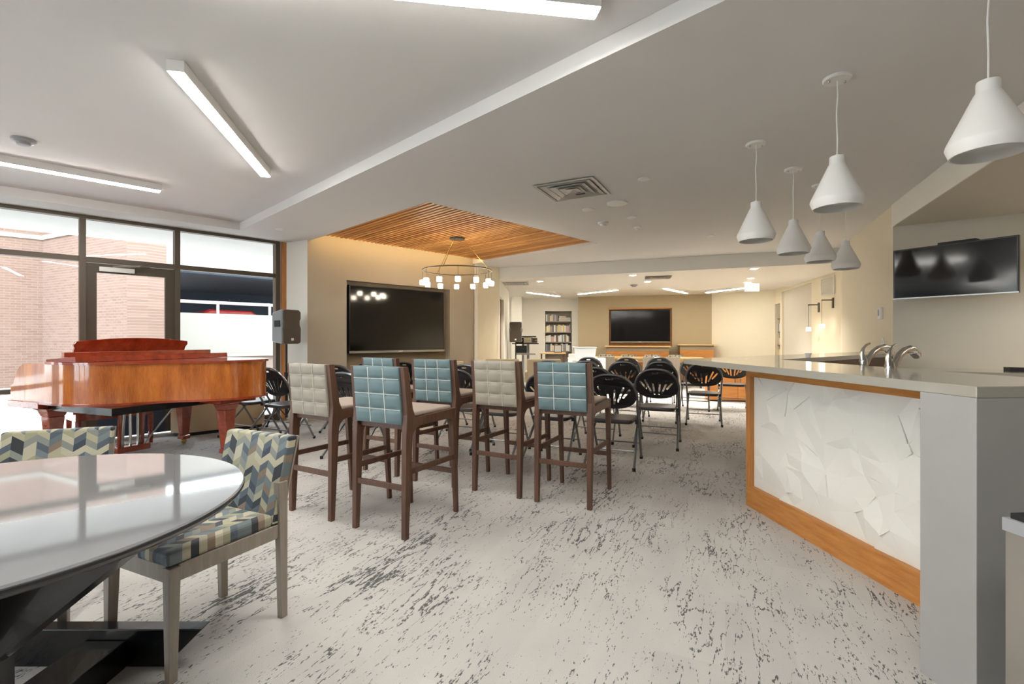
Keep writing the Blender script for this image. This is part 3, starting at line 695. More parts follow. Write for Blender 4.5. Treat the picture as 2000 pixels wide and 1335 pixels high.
# televisions
def tv(name, loc, a, w, h, d, label, bottom=.02, box=False):
    t = thing(name, loc, a, label, 'television')     # local x = right along screen, -y out to viewer
    b = .014
    MB().box(-w/2, w/2, -d, 0, 0, h).build('housing', M['tvframe'], t, bev=.004)
    MB().box(-w/2+b, w/2-b, -d-.002, -d, bottom, h-b).build('screen', M['screen'], t)
    MB().box(-w/2, w/2, -d-.004, -d, 0, bottom*.8).build('bottom_trim', M['silver'], t)
    MB().box(-.04, .04, -d-.006, -d-.004, bottom*.25, bottom*.6).build('logo', M['white'], t)
    MB().box(-.2, .2, 0, .06, h*.3, h*.7).build('wall_mount', M['blackmatte'], t)
    return t
s1, s2 = sat(C0, C1, 681), sat(C0, C1, 866)
v = on(C0, C1, (s1+s2)/2, .05); tv('wall_television', (v.x, v.y, 1.0), az(UA)-pi/2, (s2-s1), 1.09, .07, 'large flat television recessed in the left wall niche', .045)
v = on(D0, D1, (tvn[0]+tvn[1])/2, .07); tv('wall_television', (v.x, v.y, 1.125), az(V2(*D1)-V2(*D0))-pi/2, (tvn[1]-tvn[0])*.945, .965, .06, 'flat television in the oak-lined niche of the far wall', .04)
wall('trim_4', on(D0, D1, tvn[0]-.03, -.02), on(D0, D1, tvn[1]+.03, -.02), 2.12, 2.15, .14, M['oak'])
k1, k2 = V2(3.93, 5.03), V2(4.41, 4.25); kc = (k1+k2)/2
t = tv('wall_television', (kc.x, kc.y, 1.628), az(k2-k1)-pi/2, (k2-k1).length, .50, .04, 'angled flat television on the kitchen wall bracket', .014)
MB().tube([(0, .05, .25), (.12, .22, .25), (.05, .40, .25)], .02, 8).build('swing_arm', M['blackmatte'], t); MB().box(-.12, .16, .03, .18, .47, .53).build('media_box', M['blackmatte'], t)
# chandelier
ch = thing('ring_chandelier', (-.82, 7.34, 0), 0, 'round ring chandelier with twelve glowing glass cubes', 'chandelier')
MB().lathe([(0, 2.715), (.11, 2.715), (.115, 2.725), (.115, 2.745)], 28).build('canopy', M['bronze'], ch, True)
RR = .515; ring = [(RR*cos(2*pi*k/48), RR*sin(2*pi*k/48), 2.25) for k in range(48)]
MB().tube(ring, .009, 8, True).build('ring', M['bronze'], ch, True)
for k in range(3):
    A = 2*pi*k/3+.25; MB().tube([(.09*cos(A), .09*sin(A), 2.72), (RR*cos(A), RR*sin(A), 2.25)], .004, 6).build('suspension_rod', M['brass'], ch)
for k in range(12):
    A = 2*pi*k/12+.13; x, y = RR*cos(A), RR*sin(A)
    s = MB().tube([(x, y, 2.25), (x, y, 2.10)], .003, 6).build('drop_stem', M['bronze'], ch)
    MB().box(x-.034, x+.034, y-.034, y+.034, 2.03, 2.10).build('glass_shade', M['bulb'], s, bev=.008)

# ============================================================ bar stools
def quilt(w, z0, z1, cols, rows, y, depth, nx=6):
    """padded back facing -y: a grid of pillows with pinched seams; returns mesh builder and seam lines"""
    mb = MB(); xs = []; zs = []
    for a, b in zip(cols[:-1], cols[1:]): xs += [a+(b-a)*k/nx for k in range(nx)]
    xs.append(cols[-1])
    for a, b in zip(rows[:-1], rows[1:]): zs += [a+(b-a)*k/nx for k in range(nx)]
    zs.append(rows[-1])
    def puff(t, br):
        for a, b in zip(br[:-1], br[1:]):
            if a-1e-9 <= t <= b+1e-9: u = (t-a)/(b-a); return max(0, 1-abs(2*u-1)**5)
        return 0
    vs = []; n = len(xs); m = len(zs)
    for z in zs:
        for x in xs: vs.append((x, y-depth*(puff(x, cols)*puff(z, rows)), z))
    fs = [(j*n+i, j*n+i+1, (j+1)*n+i+1, (j+1)*n+i) for j in range(m-1) for i in range(n-1)]
    return mb.add(vs, fs)
def stool(leather, stitch, label):
    t = thing('bar_stool', (0, 0, 0), 0, label, 'bar stool', 'bar stools lined up behind the folding chairs')
    for s in (-1, 1):
        x = s*.205
        MB().add([(x-.017, -.29, 0), (x+.017, -.29, 0), (x+.017, -.255, 0), (x-.017, -.255, 0),
                  (x-.02, -.285, .6), (x+.02, -.285, .6), (x+.02, -.225, .6), (x-.02, -.225, .6),
                  (x-.02, -.275, .76), (x+.02, -.275, .76), (x+.02, -.215, .76), (x-.02, -.215, .76),
                  (x-.018, -.305, 1.055), (x+.018, -.305, 1.055), (x+.018, -.262, 1.055), (x-.018, -.262, 1.055)],
                 [(3, 2, 1, 0)]+[tuple(4*k+i for i in f) for k in range(3) for f in ((0, 1, 5, 4), (1, 2, 6, 5), (2, 3, 7, 6), (3, 0, 4, 7))]+[(12, 13, 14, 15)]).build('rear_leg', M['walnut'], t, bev=.004)
        MB().leg((s*.205, .275, 0), (s*.205, .225, .745), .028, .030, .038, .05).build('front_leg', M['walnut'], t, bev=.004)
        c1 = [(-.225+.08*(1-cos(a)), .60+.08*sin(a)) for a in [pi/2*k/5 for k in range(6)]]
        c2 = [(.21-.05*(1-cos(a)), .62+.06*sin(a)) for a in [pi/2*k/5 for k in range(6)]][::-1]
        MB().ext([(-.235, .58)]+c1+c2+[(.225, .60), (.245, .72), (.23, .745), (-.19, .735), (-.222, .80)], s*.205-.018, s*.205+.018).build('side_rail', M['walnut'], t, bev=.003)
        MB().bar((s*.205, -.262, .405), (s*.205, .245, .40), .02, .035).build('side_rung', M['walnut'], t, bev=.003)
    MB().bar((-.19, -.268, .31), (.19, -.268, .31), .02, .035).build('back_rung', M['walnut'], t, bev=.003)
    MB().bar((-.19, .255, .295), (.19, .255, .295), .022, .035).build('foot_rung', M['walnut'], t, bev=.003)
    MB().bar((-.19, .21, .70), (.19, .21, .70), .022, .06).build('cross_rail', M['walnut'], t); MB().bar((-.19, -.24, .69), (.19, -.24, .69), .022, .05).build('cross_rail', M['walnut'], t)
    MB().box(-.2, .2, -.22, .225, .735, .765).build('seat', M['seatfab'], t, bev=.012, seg=3)
    sh = lambda z: -.285-.03*(z-.70)/.35   # lean
    cols = [-.186, -.062, .062, .186]; rows = [.70, .79, .885, .98, 1.055]
    q = quilt(.37, .70, 1.055, cols, rows, 0, .012)
    q.v = [(x, y+sh(z), z) for x, y, z in q.v]
    body = q.build('backrest', leather, t, True)
    MB().hexa([(-.186, sh(.7)+.002, .70), (.186, sh(.7)+.002, .70), (.186, sh(.7)+.05, .70), (-.186, sh(.7)+.05, .70), (-.186, sh(1.055)+.002, 1.055), (.186, sh(1.055)+.002, 1.055), (.186, sh(1.055)+.05, 1.055), (-.186, sh(1.055)+.05, 1.055)]).build('padding', leather, body, bev=.006)
    st = MB()
    for x in cols[1:-1]: st.bar((x, sh(.705)-.002, .705), (x, sh(1.05)-.002, 1.05), .0045, .005, up=(0, 1, 0))
    for z in rows[1:-1]: st.bar((-.184, sh(z)-.002, z), (.184, sh(z)-.002, z), .005, .0045)
    st.build('stitching', stitch, body)
    return t
tA = stool(M['teal'], M['stitch'], ''); tB = stool(M['putty'], M['stitch2'], '')
ua = ub = False
for (x, y), a, k, lb in (((-1.26, 3.645), 30, 'B', 'putty grey quilted bar stool nearest the grand piano'),
                         ((-.707, 3.334), 28, 'A', 'teal quilted bar stool nearest the camera'),
                         ((-1.057, 4.717), 32, 'A', 'teal quilted bar stool mostly hidden behind the nearest one'),
                         ((-.53, 4.385), 28, 'A', 'teal quilted bar stool left of the central putty stool'),
                         ((.01, 4.11), 29, 'B', 'putty grey quilted bar stool between two teal stools'),
                         ((.493, 3.853), 26, 'A', 'rightmost teal quilted bar stool beside the open floor')):
    if k == 'A': o = tA if not ua else copy_tree(tA); ua = True
    else: o = tB if not ub else copy_tree(tB); ub = True
    o.location = (x, y, 0); o.rotation_euler = (0, 0, -radians(a)); o['label'] = lb

# ============================================================ folding chairs
def folding_chair():
    t = thing('folding_chair', (0, 0, 0), 0, '', 'folding chair', 'black fan-back folding chairs set out in rows')
    def yz(z): return .235-.30*z/.55 if z < .55 else (-.065-.155*(z-.55)/.34)
    side = [(.222, .255, .02), (.228, yz(.3)+.02, .3), (.236, yz(.55), .55)]
    arc = [(.243*cos(a)**.8 if cos(a) > 0 else 0, 0, .66+.225*sin(a)) for a in [pi/2*k/9 for k in range(10)]]
    right = side+[(x, yz(z), z) for x, _, z in arc]
    pts = right+[(-x, y, z) for x, y, z in right[::-1][1:]]
    MB().tube(pts, .0125, 8).build('hoop_frame', M['tubegrey'], t, True)
    for s in (-1, 1):
        l = MB().tube([(s*.205, .14, .44), (s*.222, -.02, .27), (s*.236, -.265, .02)], .0125, 8).build('rear_leg', M['tubegrey'], t, True)
        MB().cyl((s*.236, -.268, 0), .016, .03, 10).build('foot_cap', M['rubber'], l); f = MB().cyl((s*.222, .258, 0), .016, .03, 10).build('foot_cap', M['rubber'], t)
        MB().box(s*.215-.012, s*.215+.012, -.01, .06, .395, .435).build('hinge', M['tubedark'], t)
    MB().tube([(-.225, .205, .17), (.225, .205, .17)], .007, 6).build('front_stretcher', M['tubegrey'], t)
    MB().tube([(-.23, -.135, .155), (.23, -.135, .155)], .007, 6).build('rear_stretcher', M['tubegrey'], t)
    seat = [(.2*(1 if cos(a) > 0 else -1)*abs(cos(a))**.35, .04+.2*(1 if sin(a) > 0 else -1)*abs(sin(a))**.35) for a in [2*pi*k/28 for k in range(28)]]
    MB().prism(seat, .41, .45).build('seat', M['vinyl'], t, bev=.014, seg=3)
    # moulded back with fan slots
    n = 36; outer = []
    for k in range(n):
        a = 2*pi*k/n; c, s_ = cos(a), sin(a)
        outer.append(V2(.232*(1 if c > 0 else -1)*abs(c)**.85, (.66+.215*s_) if s_ > 0 else (.66+.115*s_)))
    def slot(cx, cz, L, w, ang, nn=4):
        p = []
        for e, sg in ((L/2, 1), (-L/2, -1)):
            for k in range(nn+1):
                b = -pi/2+pi*k/nn; p.append((sg*(L/2+w*cos(b)), sg*w*sin(b)))
        return [V2(cx+x*cos(ang)-y*sin(ang), cz+x*sin(ang)+y*cos(ang)) for x, y in p]
    holes = [slot(0, .845, .055, .010, 0)]
    for sx in (-1, 1):
        for dx, cz, L, an in ((.032, .665, .13, 84), (.092, .69, .15, 66), (.145, .70, .10, 50)):
            holes.append(slot(sx*dx, cz, L, .0105, radians(an if sx > 0 else 180-an)))
    mb = fill(outer, holes, 0, .012)
    mb.v = [(x, yz(z)-.006+y0+.02*(1-(x/.23)**2)*.0+(.03*((x/.235)**2)-.03)*-1*.0-.025*(1-(x/.235)**2), z) for x, z, y0 in mb.v]
    mb.build('fan_back', M['plastic'], t, True)
    return t
fc = folding_chair(); first = True
AZ = radians(23.5); dF = V2(sin(AZ), cos(AZ))
def HT(px, Y): return V2((px-CX)/FPX*Y, Y)+dF*.2
chairs = [
 (V2(1.02, 4.88), 0, 'front-row black folding chair just right of the rightmost teal stool'),
 (V2(1.70, 5.70), 0, 'second-row black folding chair at the aisle end, whole back visible'),
 (V2(2.80, 7.15), -2, 'black folding chair standing alone under the counter corner'),
 (V2(3.85, 8.55), 0, 'black folding chair partly behind the bar post'),
 (V2(3.22, 8.62), 0, 'black folding chair half hidden behind the lone chair by the counter'),
 (HT(1160, 5.85), 0, 'second-row black folding chair mostly behind the front aisle chair'),
 (V2(.42, 5.05), 0, 'black folding chair whose seat shows under the rightmost teal stool back'),
 (V2(-.11, 5.33), 0, 'black folding chair whose seat shows under the central putty stool back'),
 (V2(-.56, 5.68), 0, 'black folding chair between the teal and putty stools, seat visible'),
 (HT(908, 6.5), 0, 'dark blue looking folding chair back between teal and putty stools'),
 (HT(1072, 7.75), 0, 'black folding chair peeking above the rightmost teal stool'),
 (HT(1217, 7.3), 0, 'third-row black folding chair left of the aisle'),
 (HT(1289, 7.25), 0, 'third-row black folding chair right behind the aisle-end chair'),
 (HT(1143, 7.6), 0, 'third-row black folding chair right of the rightmost teal stool top'),
 (HT(1150, 9.1), 0, 'farthest-row black folding chair nearest the white drawer cart'),
 (HT(1224, 9.05), 0, 'farthest-row black folding chair in front of the long table middle'),
 (HT(1288, 9.05), 0, 'farthest-row black folding chair closest to the counter corner'),
 (HT(527, 5.75), 4, 'folding chair with blue-lit seat beside the piano tail'),
 (HT(462, 6.05), 4, 'folding chair half hidden behind the piano tail'),
 (HT(617, 6.85), 2, 'folding chair hoop nearest the left wall column'),
 (HT(660, 6.35), 2, 'folding chair directly behind the putty stool near the piano'),
 (HT(716, 6.95), 0, 'folding chair hoop just left of the hidden teal stool'),
 (HT(792, 7.3), 0, 'folding chair seen between two teal stool backs'),
 (V2(-1.62, 5.15), 3, 'folding chair with blue-lit seat between the putty and nearest teal stool'),
]
for c, da, lb in chairs:
    o = fc if first else copy_tree(fc); first = False
    o.location = (c.x, c.y, 0); o.rotation_euler = (0, 0, -AZ-radians(da)); o['label'] = lb

# ============================================================ dining table and chairs
tb_ = thing('round_dining_table', (-1.52, 1.36, 0), 0, 'round glossy dining table with dark edge and black base', 'table')
MB().lathe([(0, .735), (.66, .735), (.68, .738), (.682, .745), (.678, .75), (0, .75)], 96).build('tabletop', M['tabletop'], tb_, True)
MB().lathe([(0, .70), (.60, .70), (.672, .722), (.6835, .736), (.6835, .742), (.668, .7365), (0, .7365)], 96).build('dark_edge', M['black'], tb_, True)
for A, rimr in ((radians(-8), .58), (radians(82), .5)):
    R = Matrix.Rotation(A, 4, 'Z'); w = .10
    prof = [(-rimr, .70), (-w, .33), (-w, .10), (w, .10), (w, .33), (rimr, .70)]
    n = len(prof); o = MB().add([(x, -.03, z) for x, z in prof]+[(x, .03, z) for x, z in prof], [(0, 1, 4, 5), (1, 2, 3, 4), (11, 10, 7, 6), (10, 9, 8, 7)]+[(i, n+i, n+(i+1) % n, (i+1) % n) for i in range(n)])
    o.xf(R).build('pedestal_plate', M['black'], tb_)
MB().box(-.08, .08, -.47, .47, 0, .10).build('foot_beam', M['black'], tb_, bev=.004)
for s_ in (-1, 1): MB().hexa([(-.5, s_*.5-.028, 0), (.22, s_*.5-.028, 0), (.22, s_*.5+.028, 0), (-.5, s_*.5+.028, 0), (-.6, s_*.5-.028, .14), (.36, s_*.5-.028, .14), (.36, s_*.5+.028, .14), (-.6, s_*.5+.028, .14)]).build('foot_board', M['black'], tb_, bev=.003)
def dining_chair():
    t = thing('dining_chair', (0, 0, 0), 0, '', 'chair', 'chevron upholstered dining chairs')
    for s in (-1, 1):
        MB().leg((s*.195, .22, 0), (s*.19, .215, .41), .028, .03, .042, .042).build('front_leg', M['taupewood'], t, bev=.003)
        MB().leg((s*.2, -.245, 0), (s*.2, -.235, .60), .028, .032, .036, .046).build('rear_leg', M['taupewood'], t, bev=.003)
        MB().box(s*.19-.016, s*.19+.016, -.22, .2, .355, .415).build('side_rail', M['taupewood'], t, bev=.003)
    MB().box(-.18, .18, .20, .23, .355, .415).build('front_rail', M['taupewood'], t); MB().box(-.18, .18, -.235, -.205, .355, .415).build('rear_rail', M['taupewood'], t)
    MB().box(-.2, .2, -.2, .235, .41, .465).build('seat_cushion', M['chevseat'], t, bev=.018, seg=3)
    MB().hexa([(-.205, -.235, .42), (.205, -.235, .42), (.205, -.185, .42), (-.205, -.185, .42), (-.21, -.32, .79), (.21, -.32, .79), (.21, -.27, .79), (-.21, -.27, .79)]).build('backrest', M['chev'], t, bev=.010, seg=3)
    MB().hexa([(-.205, -.243, .42), (.205, -.243, .42), (.205, -.235, .42), (-.205, -.235, .42), (-.21, -.328, .785), (.21, -.328, .785), (.21, -.32, .785), (-.21, -.32, .785)]).build('back_board', M['taupewood'], t)
    return t
dc = dining_chair(); first = True
tn = V2(3.50, 12.93); ta = radians(14)
tdx = V2(cos(ta), -sin(ta)); tdy = V2(sin(ta), cos(ta))
dch = [((-1.30, 2.03), 205, 'chevron upholstered dining chair pushed in at the right of the round table'),
       ((-2.07, 2.10), 157, 'chevron upholstered dining chair behind the round table at the left')]
for k, sx in enumerate((-1.05, -.42, .22, .85)):
    p = tn+tdx*sx+tdy*.62; dch.append(((p.x, p.y), 194, ['leftmost', 'second from left', 'third from left', 'rightmost'][k]+' chevron chair on the far side of the long table'))
for k, sx in enumerate((-.95, .15, .6)):
    p = tn+tdx*sx-tdy*.62; dch.append(((p.x, p.y), 14, ['left', 'middle', 'right'][k]+' chevron chair on the near side of the long table'))
for c, a, lb in dch:
    o = dc if first else copy_tree(dc); first = False
    o.location = (*c, 0); o.rotation_euler = (0, 0, -radians(a)); o['label'] = lb

# ============================================================ grand piano
pn = thing('grand_piano', (-4.1, 5.2, 0), radians(22), 'polished mahogany grand piano with closed lid by the windows', 'piano')
bent = [(.40, -.74), (.55, -.725), (.68, -.665), (.79, -.56), (.88, -.43), (.97, -.29), (1.08, -.16), (1.20, -.07), (1.31, .02), (1.39, .13), (1.44, .27), (1.44, .42), (1.38, .56), (1.26, .67), (1.08, .73), (.9, .74)]
rim = [(-.2, -.74)]+bent+[(-.2, .74)]
MB().prism(rim, .64, .995).build('rim', M['mahog'], pn, True)
off = lambda P, d: [((x+d if x > .5 else x), y+(d if y > .3 else (-d if y < -.1 else 0))) for x, y in P]
MB().prism(off(rim, .012), .628, .648).build('bottom_moulding', M['mahogred'], pn, True)
lidp = [(.16, -.755)]+[(x+.015, y-(.015 if y < .2 else -.015)) for x, y in bent]+[(.16, .755)]
ld_ = MB().prism(lidp, .996, 1.018).build('lid', M['mahogred'], pn, True)
MB().hexa([(.17, -.75, 1.02), (.56, -.72, 1.02), (.56, .75, 1.02), (.17, .75, 1.02), (.17, -.75, 1.04), (.55, -.72, 1.07), (.55, .75, 1.07), (.17, .75, 1.04)]).build('lid_flap', M['mahogred'], pn)
MB().box(.30, .345, -.70, .70, 1.06, 1.105).build('flap_rail', M['mahogred'], pn, bev=.004)
for y in (-.5, .0, .5): MB().tube([(.165, y-.03, 1.022), (.165, y+.03, 1.022)], .006, 6).build('hinge', M['brass'], ld_)
for s in (-1, 1):
    prof = [(-.2, .64), (-.2, .995)]+[(-.2-.20*k/8, .995-.02*k/8-.17*(k/8)**3) for k in range(1, 9)]+[(-.44, .79), (-.45, .74), (-.45, .64)]
    o = MB().ext([(a, b) for a, b in prof], -.035, .035).xf(Matrix.Translation((0, s*.705, 0)) @ Matrix.Rotation(-pi/2, 4, 'Z')); o.build('arm', M['mahog'], pn, bev=.004)
MB().box(-.47, .05, -.755, .755, .585, .645).build('keybed', M['mahogred'], pn, bev=.004); MB().box(-.40, 1.0, -.68, .62, .565, .628).build('underside_frame', M['black'], pn)
MB().box(-.45, -.43, -.66, .66, .645, .685).build('key_slip', M['mahogred'], pn)
for s in (-1, 1): MB().box(-.43, -.28, s*.64-.03, s*.64+.03, .645, .74).build('key_block', M['mahog'], pn)
for k in range(52): MB().box(-.42, -.28, -.6+k*1.2/52, -.6+(k+.93)*1.2/52, .68, .70).build('white_key', M['paper'], pn)
for k in range(51):
    if k % 7 not in (2, 6): MB().box(-.36, -.28, -.6+(k+.75)*1.2/52, -.6+(k+1.25)*1.2/52, .70, .714).build('black_key', M['black'], pn)
MB().hexa([(-.28, -.67, .69), (-.26, -.67, .69), (-.26, .67, .69), (-.28, .67, .69), (-.2, -.67, .86), (-.18, -.67, .86), (-.18, .67, .86), (-.2, .67, .86)]).build('fallboard', M['mahogred'], pn)
dk = [(-.53, 0), (.53, 0), (.53, .10), (.545, .13), (.53, .165)]+[(.53-1.06*k/12, .165+.035*sin(pi*k/12)) for k in range(1, 12)]+[(-.53, .165), (-.545, .13), (-.53, .10)]
o = MB().ext(dk, -.012, .012); o.v = [(.10+x+.10*(z/.2), y, 1.04+z) for x, y, z in o.v]; o.build('music_desk', M['mahogred'], pn, bev=.003)
MB().box(.02, .16, -.62, .62, .985, 1.04).build('desk_shelf', M['mahogred'], pn)
def pleg(x, y, top):
    l = MB().leg((x, y, .10), (x, y, .50), .075, .075, .13, .13).build('leg', M['mahogred'], pn, bev=.008)
    MB().leg((x, y, .50), (x, y, .56), .13, .13, .17, .17).leg((x, y, .56), (x, y, top), .17, .17, .27, .24).build('leg_bracket', M['mahogred'], l, bev=.006)
    MB().leg((x, y, .055), (x, y, .10), .095, .095, .09, .09).build('leg_shoe', M['mahogred'], l, bev=.004)
    MB().tube([(x-.012, y, .028), (x+.012, y, .028)], .028, 14).build('caster', M['brass'], l, True)
pleg(0, -.62, .585); pleg(0, .62, .585); pleg(1.12, .30, .60)
MB().box(.92, 1.30, .10, .50, .585, .63).build('tail_block', M['mahogred'], pn)
for y in (-.075, 0, .075): MB().tube([(.08, y, .10), (.08, y, .57)], .014, 8).build('lyre_post', M['chrome'], pn)
MB().tube([(.08, -.11, .08), (.12, -.11, .565)], .02, 8).tube([(.08, .11, .08), (.12, .11, .565)], .02, 8).build('lyre_frame', M['mahogred'], pn)
MB().box(-.0, .15, -.16, .16, .05, .11).build('pedal_box', M['mahogred'], pn, bev=.005); MB().box(-.02, .2, -.2, .2, .525, .567).build('lyre_block', M['black'], pn)
for y in (-.07, 0, .07): MB().tube([(.0, y, .07), (-.12, y, .075), (-.14, y, .068)], .010, 6).build('pedal', M['brass'], pn)
for s in (-1, 1): MB().tube([(.12, s*.1, .09), (.45, s*.26, .57)], .010, 8).build('lyre_brace', M['chrome'], pn)
bn = thing('piano_bench', (-4.60, 5.62, 0), radians(34), 'red mahogany piano bench tucked behind the grand piano', 'bench')
MB().box(-.19, .19, -.38, .38, .42, .455).build('seat', M['mahogred'], bn, bev=.006); MB().box(-.165, .165, -.355, .355, .34, .42).build('apron', M['mahogred'], bn)
for sx in (-1, 1):
    for sy in (-1, 1): MB().leg((sx*.15, sy*.335, 0), (sx*.15, sy*.335, .34), .035, .035, .05, .05).build('leg', M['mahogred'], bn, bev=.003)

# curved tan bench under the window
lb_ = WO+UA*-.80+VA*.30
t = thing('window_bench', (lb_.x, lb_.y, 0), radians(44.3), 'low tan round-ended bench under the window behind the piano', 'bench')
def stad(hx, hy, r, inset=0):
    out = []
    for cx, cy, a0 in ((hx-r, hy-r, 0), (-hx+r, hy-r, 90), (-hx+r, -hy+r, 180), (hx-r, -hy+r, 270)):
        out += [(cx+(r-inset)*cos(radians(a0+15*k)), cy+(r-inset)*sin(radians(a0+15*k))) for k in range(7)]
    return out
MB().prism(stad(.22, .55, .2), .045, .39).build('body', M['tanbench'], t, True); MB().prism(stad(.22, .55, .2, .03), 0, .045).build('plinth', M['blackmatte'], t, True); MB().prism(stad(.225, .555, .2), .39, .415).build('top', M['white'], t, True)

# ============================================================ loudspeakers on stands
def speaker(xy, z0, a, label, lab2, lr=.25):
    t = thing('loudspeaker', (*xy, z0), a, label, 'loudspeaker', 'loudspeakers on tripod stands')   # front faces -y
    h = .49
    def ringp(w, y, z0_, z1_): return [(-w, y, z0_), (w, y, z0_), (w, y, z1_), (-w, y, z1_)]
    MB().hexa([(-.15, -.10, 0), (.15, -.10, 0), (.11, .17, .03), (-.11, .17, .03), (-.15, -.10, h), (.15, -.10, h), (.11, .17, h-.04), (-.11, .17, h-.04)]).build('shell', M['spkgrey'], t, bev=.025, seg=3)
    out = [(-.14, .03), (-.12, .01), (.12, .01), (.14, .03), (.145, .22), (.125, .27), (.125, .33), (.14, .36), (.14, h-.04), (.11, h-.01), (-.11, h-.01), (-.14, h-.04), (-.14, .36), (-.125, .33), (-.125, .27), (-.145, .22)]
    n = len(out); MB().add([(x, -.125, z) for x, z in out]+[(x, -.10, z) for x, z in out], [tuple(range(n)), tuple(range(n, 2*n))[::-1]]+[(i, n+i, n+(i+1) % n, (i+1) % n) for i in range(n)]).build('grille', M['grille'], t, bev=.008)
    MB().box(-.02, .02, -.13, -.124, .05, .085).build('badge', M['lightbody'], t)
    for s in (-1, 1): MB().box(s*.142-.012, s*.142+.012, -.06, .06, .24, .33).build('side_handle', M['blackmatte'], t, bev=.005)
    for k in range(3): MB().box(-.1, .1, .12-.01, .172, .12+.11*k, .126+.11*k).build('rear_rib', M['blackmatte'], t)
    s = thing('speaker_stand', (*xy, 0), a, lab2, 'speaker stand', 'tripod speaker stands')
    MB().tube([(0, 0, .12), (0, 0, .75)], .020, 10).build('pole', M['blackmatte'], s, True); MB().tube([(0, 0, .72), (0, 0, z0+.0)], .015, 10).build('inner_pole', M['blackmatte'], s, True)
    MB().cyl((0, 0, .70), .03, .06, 12).build('collar', M['blackmatte'], s); MB().tube([(.02, 0, .73), (.06, 0, .73)], .012, 8).build('knob', M['brass'], s)
    MB().cyl((0, 0, .52), .03, .05, 12).build('leg_hub', M['blackmatte'], s)
    for k in range(3):
        A = 2*pi*k/3+.4; MB().tube([(.03*cos(A), .03*sin(A), .54), (lr*cos(A), lr*sin(A), .012)], .011, 8).build('leg', M['blackmatte'], s)
        MB().tube([(.02*cos(A), .02*sin(A), .16), (lr*.5*cos(A), lr*.5*sin(A), .30)], .007, 6).build('brace', M['blackmatte'], s)
        MB().lathe([(0, 0), (.018, 0), (.018, .025), (0, .03)], 10, (lr*cos(A), lr*sin(A), 0)).build('foot', M['rubber'], s)
speaker((-3.19, 6.93), 1.155, radians(-62), 'grey loudspeaker beside the window turned to the right', 'black tripod stand carrying the loudspeaker by the window')
speaker((.09, 11.75), 1.15, radians(3), 'dark loudspeaker near the far doorway facing the camera', 'black tripod stand carrying the far loudspeaker')

# ============================================================ far furniture
def console(p, a, w, h, d, label):
    t = thing('console_cabinet', (*p, 0), a, label, 'cabinet', 'console cabinets below the far television')
    MB().box(-w/2, w/2, -d/2, d/2, .06, h-.16).build('body', M['oak'], t); MB().box(-w/2+.03, w/2-.03, -d/2+.03, d/2, 0, .06).build('plinth', M['blackmatte'], t)
    MB().box(-w/2, w/2, -d/2, d/2, h-.16, h-.03).build('frieze', M['niche'], t); MB().box(-w/2-.04, w/2+.04, -d/2-.04, d/2, h-.03, h).build('top', M['oakpale'], t)
    nn = 4
    for k in range(nn): MB().box(-w/2+w*k/nn+.01, -w/2+w*(k+1)/nn-.01, -d/2-.015, -d/2, .08, h-.18).build('door', M['oak'], t)
dv = az(V2(*D1)-V2(*D0))-pi/2
v = on(D0, D1, (sat(D0, D1, 1186)+sat(D0, D1, 1304))/2, -.26); console(v, dv, 1.75, 1.03, .45, 'long honey oak console directly under the far television')
v = on(D0, D1, (sat(D0, D1, 1326)+sat(D0, D1, 1388))/2, -.26); console(v, dv, .9, 1.08, .45, 'shorter taller oak console right of the far television')
t = thing('long_dining_table', (tn.x, tn.y, 0), ta, 'long pale oak table in front of the far television', 'table')
MB().box(-1.45, 1.45, -.42, .42, .71, .75).build('tabletop', M['oakpale'], t, bev=.004)
for sx in (-1, 1):
    for sy in (-1, 1): MB().leg((sx*1.35, sy*.35, 0), (sx*1.35, sy*.35, .71), .05, .05, .06, .06).build('leg', M['walnut'], t)
MB().box(-1.32, 1.32, -.35, .35, .63, .71).build('apron', M['oakpale'], t)
t = thing('low_cabinet', (4.45, 9.75, 0), radians(14), 'low golden oak cabinet seen behind the chairs under the counter', 'cabinet')
MB().box(-.55, .55, -.2, .2, .03, .74).build('body', M['oak'], t); MB().box(-.57, .57, -.22, .22, .74, .77).build('top', M['oakpale'], t); MB().box(-.5, .5, -.17, .2, 0, .03).build('plinth', M['blackmatte'], t)
for k in range(2): 
    d = MB().box(-.54+k*.545, -.01+k*.545, -.215, -.2, .05, .72).build('door', M['oak'], t); MB().box(-.06+k*.1, -.04+k*.1, -.225, -.215, .36, .46).build('handle', M['chrome'], d)
# beige lounge chairs
def lounge():
    t = thing('lounge_chair', (0, 0, 0), 0, '', 'armchair', 'beige lounge chairs behind the rows')
    MB().box(-.31, .31, -.30, .28, .20, .42).build('seat_base', M['beige'], t, bev=.02); MB().box(-.26, .26, -.2, .3, .42, .50).build('seat_cushion', M['beige'], t, bev=.025, seg=3)
    MB().hexa([(-.31, -.33, .2), (.31, -.33, .2), (.31, -.19, .2), (-.31, -.19, .2), (-.31, -.40, .86), (.31, -.40, .86), (.31, -.30, .86), (-.31, -.30, .86)]).build('backrest', M['beige'], t, bev=.02)
    for s in (-1, 1):
        MB().box(s*.30-.05, s*.30+.05, -.28, .28, .42, .62).build('arm', M['beige'], t, bev=.02)
        for y in (-.26, .24): MB().leg((s*.27, y, 0), (s*.25, y, .2), .03, .03, .045, .045).build('leg', M['walnut'], t)
    return t
lg = lounge(); first = True
for (px, Y, lb) in ((983, 9.05, 'beige lounge chair back above the central putty stool'), (1064, 9.0, 'beige lounge chair back above the rightmost teal stool'), (872, 8.15, 'beige lounge chair low in front of the left television wall')):
    o = lg if first else copy_tree(lg); first = False
    o.location = ((px-CX)/FPX*Y, Y+.35, 0); o.rotation_euler = (0, 0, -radians(3)); o['label'] = lb
